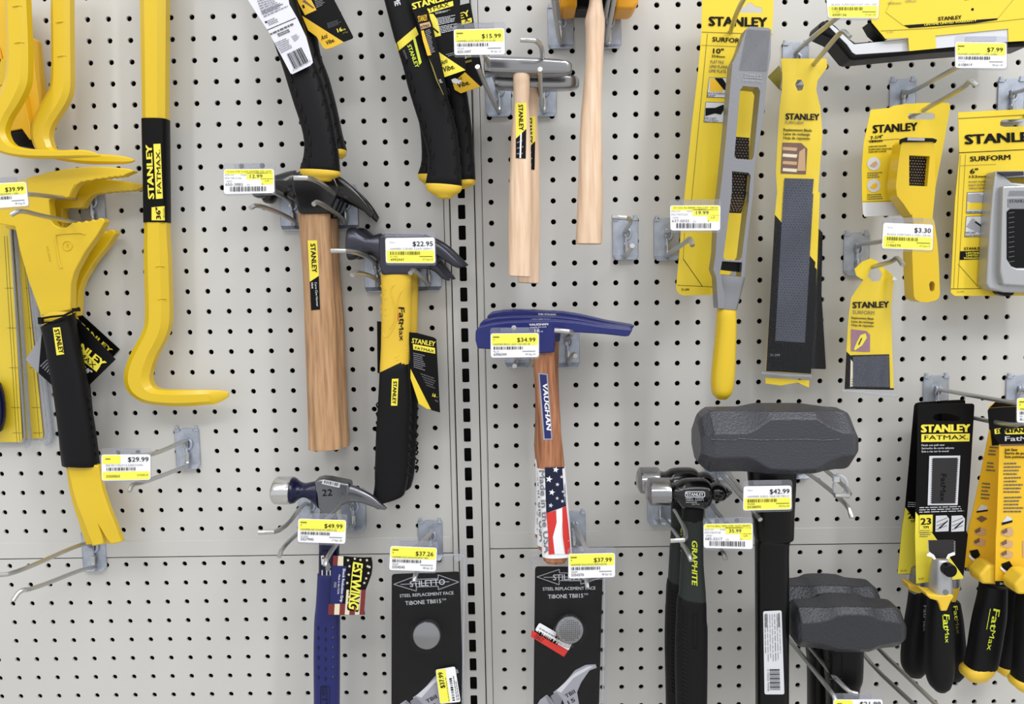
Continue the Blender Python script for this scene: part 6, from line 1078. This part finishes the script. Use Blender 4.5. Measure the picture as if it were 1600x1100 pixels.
def tv1(mb, dd):
    for i, (y, n, x) in enumerate(((625, 3, 690), (760, 5, 655), (520, 3, 705))): mb.rows(m_((x, y - 30), (x + 60, y - 25), (x + 50, y + 25 * n - 30), (x - 12, y + 25 * n - 35)), n, dd, DINK, i + 70, .4)
    wood_pics(mb, dd, ((560, 35), (555, 100))); mb.decal(m_((620, 925), (650, 880), (690, 895), (690, 920)), dd, LGREY); mb.quad(m_((618, 925), (692, 915), (692, 925), (618, 936)), dd, INK, .0008); mb.decal(m_((615, 975), (650, 955), (690, 975), (650, 1000)), dd, BROWN, .0006)
    mb.decal(n_((530, 160), (580, 150), (596, 185), (575, 210), (545, 200)), dd, INK, .0008); mb.decal(n_((525, 180), (565, 215), (560, 230), (525, 195)), dd, WHITE, .0009); mb.text('20-556', n_(508, 279), n_(550, 285), 3, dd, LGREY, .02)
job('left job saw with slanted yellow card and lettered black handle', m_((700, 235), (745, 200), (930, 205), (930, 1150)) + n_((700, 300), (610, 280), (498, 262), (520, 30), (545, -60)) + m_((640, 700), (700, 400)), n_((498, 262), (620, 280), (620, 295), (500, 282)), m_((695, 250), (745, 200), (930, 205), (930, 480), (720, 492)), .068, E5(n_, (606, 362, 745, 372), (590, 450, 745, 450), (562, 560, 742, 560), (545, 650, 728, 650), (530, 750, 712, 750), (512, 850, 692, 848), (500, 885, 682, 866)), E5(n_, (476, 888, 684, 864), (480, 915, 668, 892), (508, 938, 640, 925)), n_((590, 312), (650, 243), (700, 255), (750, 300), (750, 372), (608, 366)), .085, True, tv1)
def tv2(mb, dd):
    mb.quad(m_((735, 382), (775, 376), (775, 412), (738, 416)), dd, YPRINT, .0007); mb.text('STANLEY', m_(750, 408), m_(880, 404), 6, dd, INK, .03, .001); mb.decal(m_((802, 390), (815, 380), (1060, 372), (1060, 412), (815, 418), (802, 408)), dd, YPRINT, .0007); mb.text('STANLEY', m_(818, 408), m_(1010, 402), 6.5, dd, INK, .04, .001)
    mb.text('Fat', m_(806, 462), m_(905, 460), 7.5, dd, LGREY, .014, .001); mb.text('Max', m_(908, 460), m_(1010, 458), 7, dd, LGREY, 0, .001); mb.quad(m_((776, 482), (1100, 478), (1100, 488), (776, 494)), dd, BROWN, .0007)
    for s_, y, x1 in (('Job Saw', 527, 888), ('Sierra de punta', 550, 970), ('Scie pointue', 574, 935)): mb.text(s_, m_(804, y), m_(x1, y), 3.8, dd, INK, .03)
    for y, n in ((600, 4), (695, 5), (825, 5)): mb.rows(m_((800, y), (930, y - 3), (930, y + n * 23), (795, y + n * 23)), n, dd, DINK, y, .38, .0007, .4)
    mb.decal(m_((785, 1000), (820, 955), (850, 970), (852, 990)), dd, LGREY); mb.quad(m_((785, 1002), (855, 985), (855, 998), (785, 1018)), dd, INK, .0008); mb.decal(m_((785, 1045), (850, 1030), (855, 1060), (800, 1080)), dd, TAN); wood_pics(mb, dd, ((725, 40), (722, 110), (722, 175)))
    mb.decal(n_((725, 240), (775, 222), (795, 255), (770, 285), (735, 270)), dd, INK, .0008); mb.decal(n_((720, 255), (765, 292), (758, 306), (720, 270)), dd, WHITE, .0009); mb.text('20-556', n_(715, 367), n_(765, 367), 3.2, dd, LGREY, .02); mb.quad(n_((855, 100), (960, 100), (960, 200), (855, 200)), dd, TAN, .0005)
job('right job saw cut by the right edge, upright yellow card', m_((690, 262), (700, 245), (770, 238), (1100, 225), (1100, 1000)) + n_((1000, 352), (864, 350), (688, 347), (692, 0)) + m_((748, 1100), (768, 480)), n_((688, 345), (1000, 350), (1000, 382), (689, 378)), m_((690, 262), (700, 245), (770, 238), (1100, 225), (1100, 478), (768, 484), (700, 380)), .103, E5(n_, (832, 425, 1010, 430), (826, 520, 1005, 520), (822, 620, 1000, 620), (815, 720, 995, 720), (805, 850, 985, 850), (795, 940, 975, 950)), E5(n_, (780, 948, 985, 955), (784, 975, 975, 980), (815, 998, 950, 1003)), n_((806, 372), (864, 305), (930, 300), (1000, 350), (1008, 432), (826, 430)), .12, False, tv2)
# shop floor below the board
mb = MB(); mb.mesh([(-3, -4, -1.35), (3, -4, -1.35), (3, .1, -1.35), (-3, .1, -1.35)], [(0, 1, 2, 3)], mat('pale_vinyl_floor', (190, 188, 182), .4, var=.05, vscale=3)); structure(mb.build('floor', solid=False))
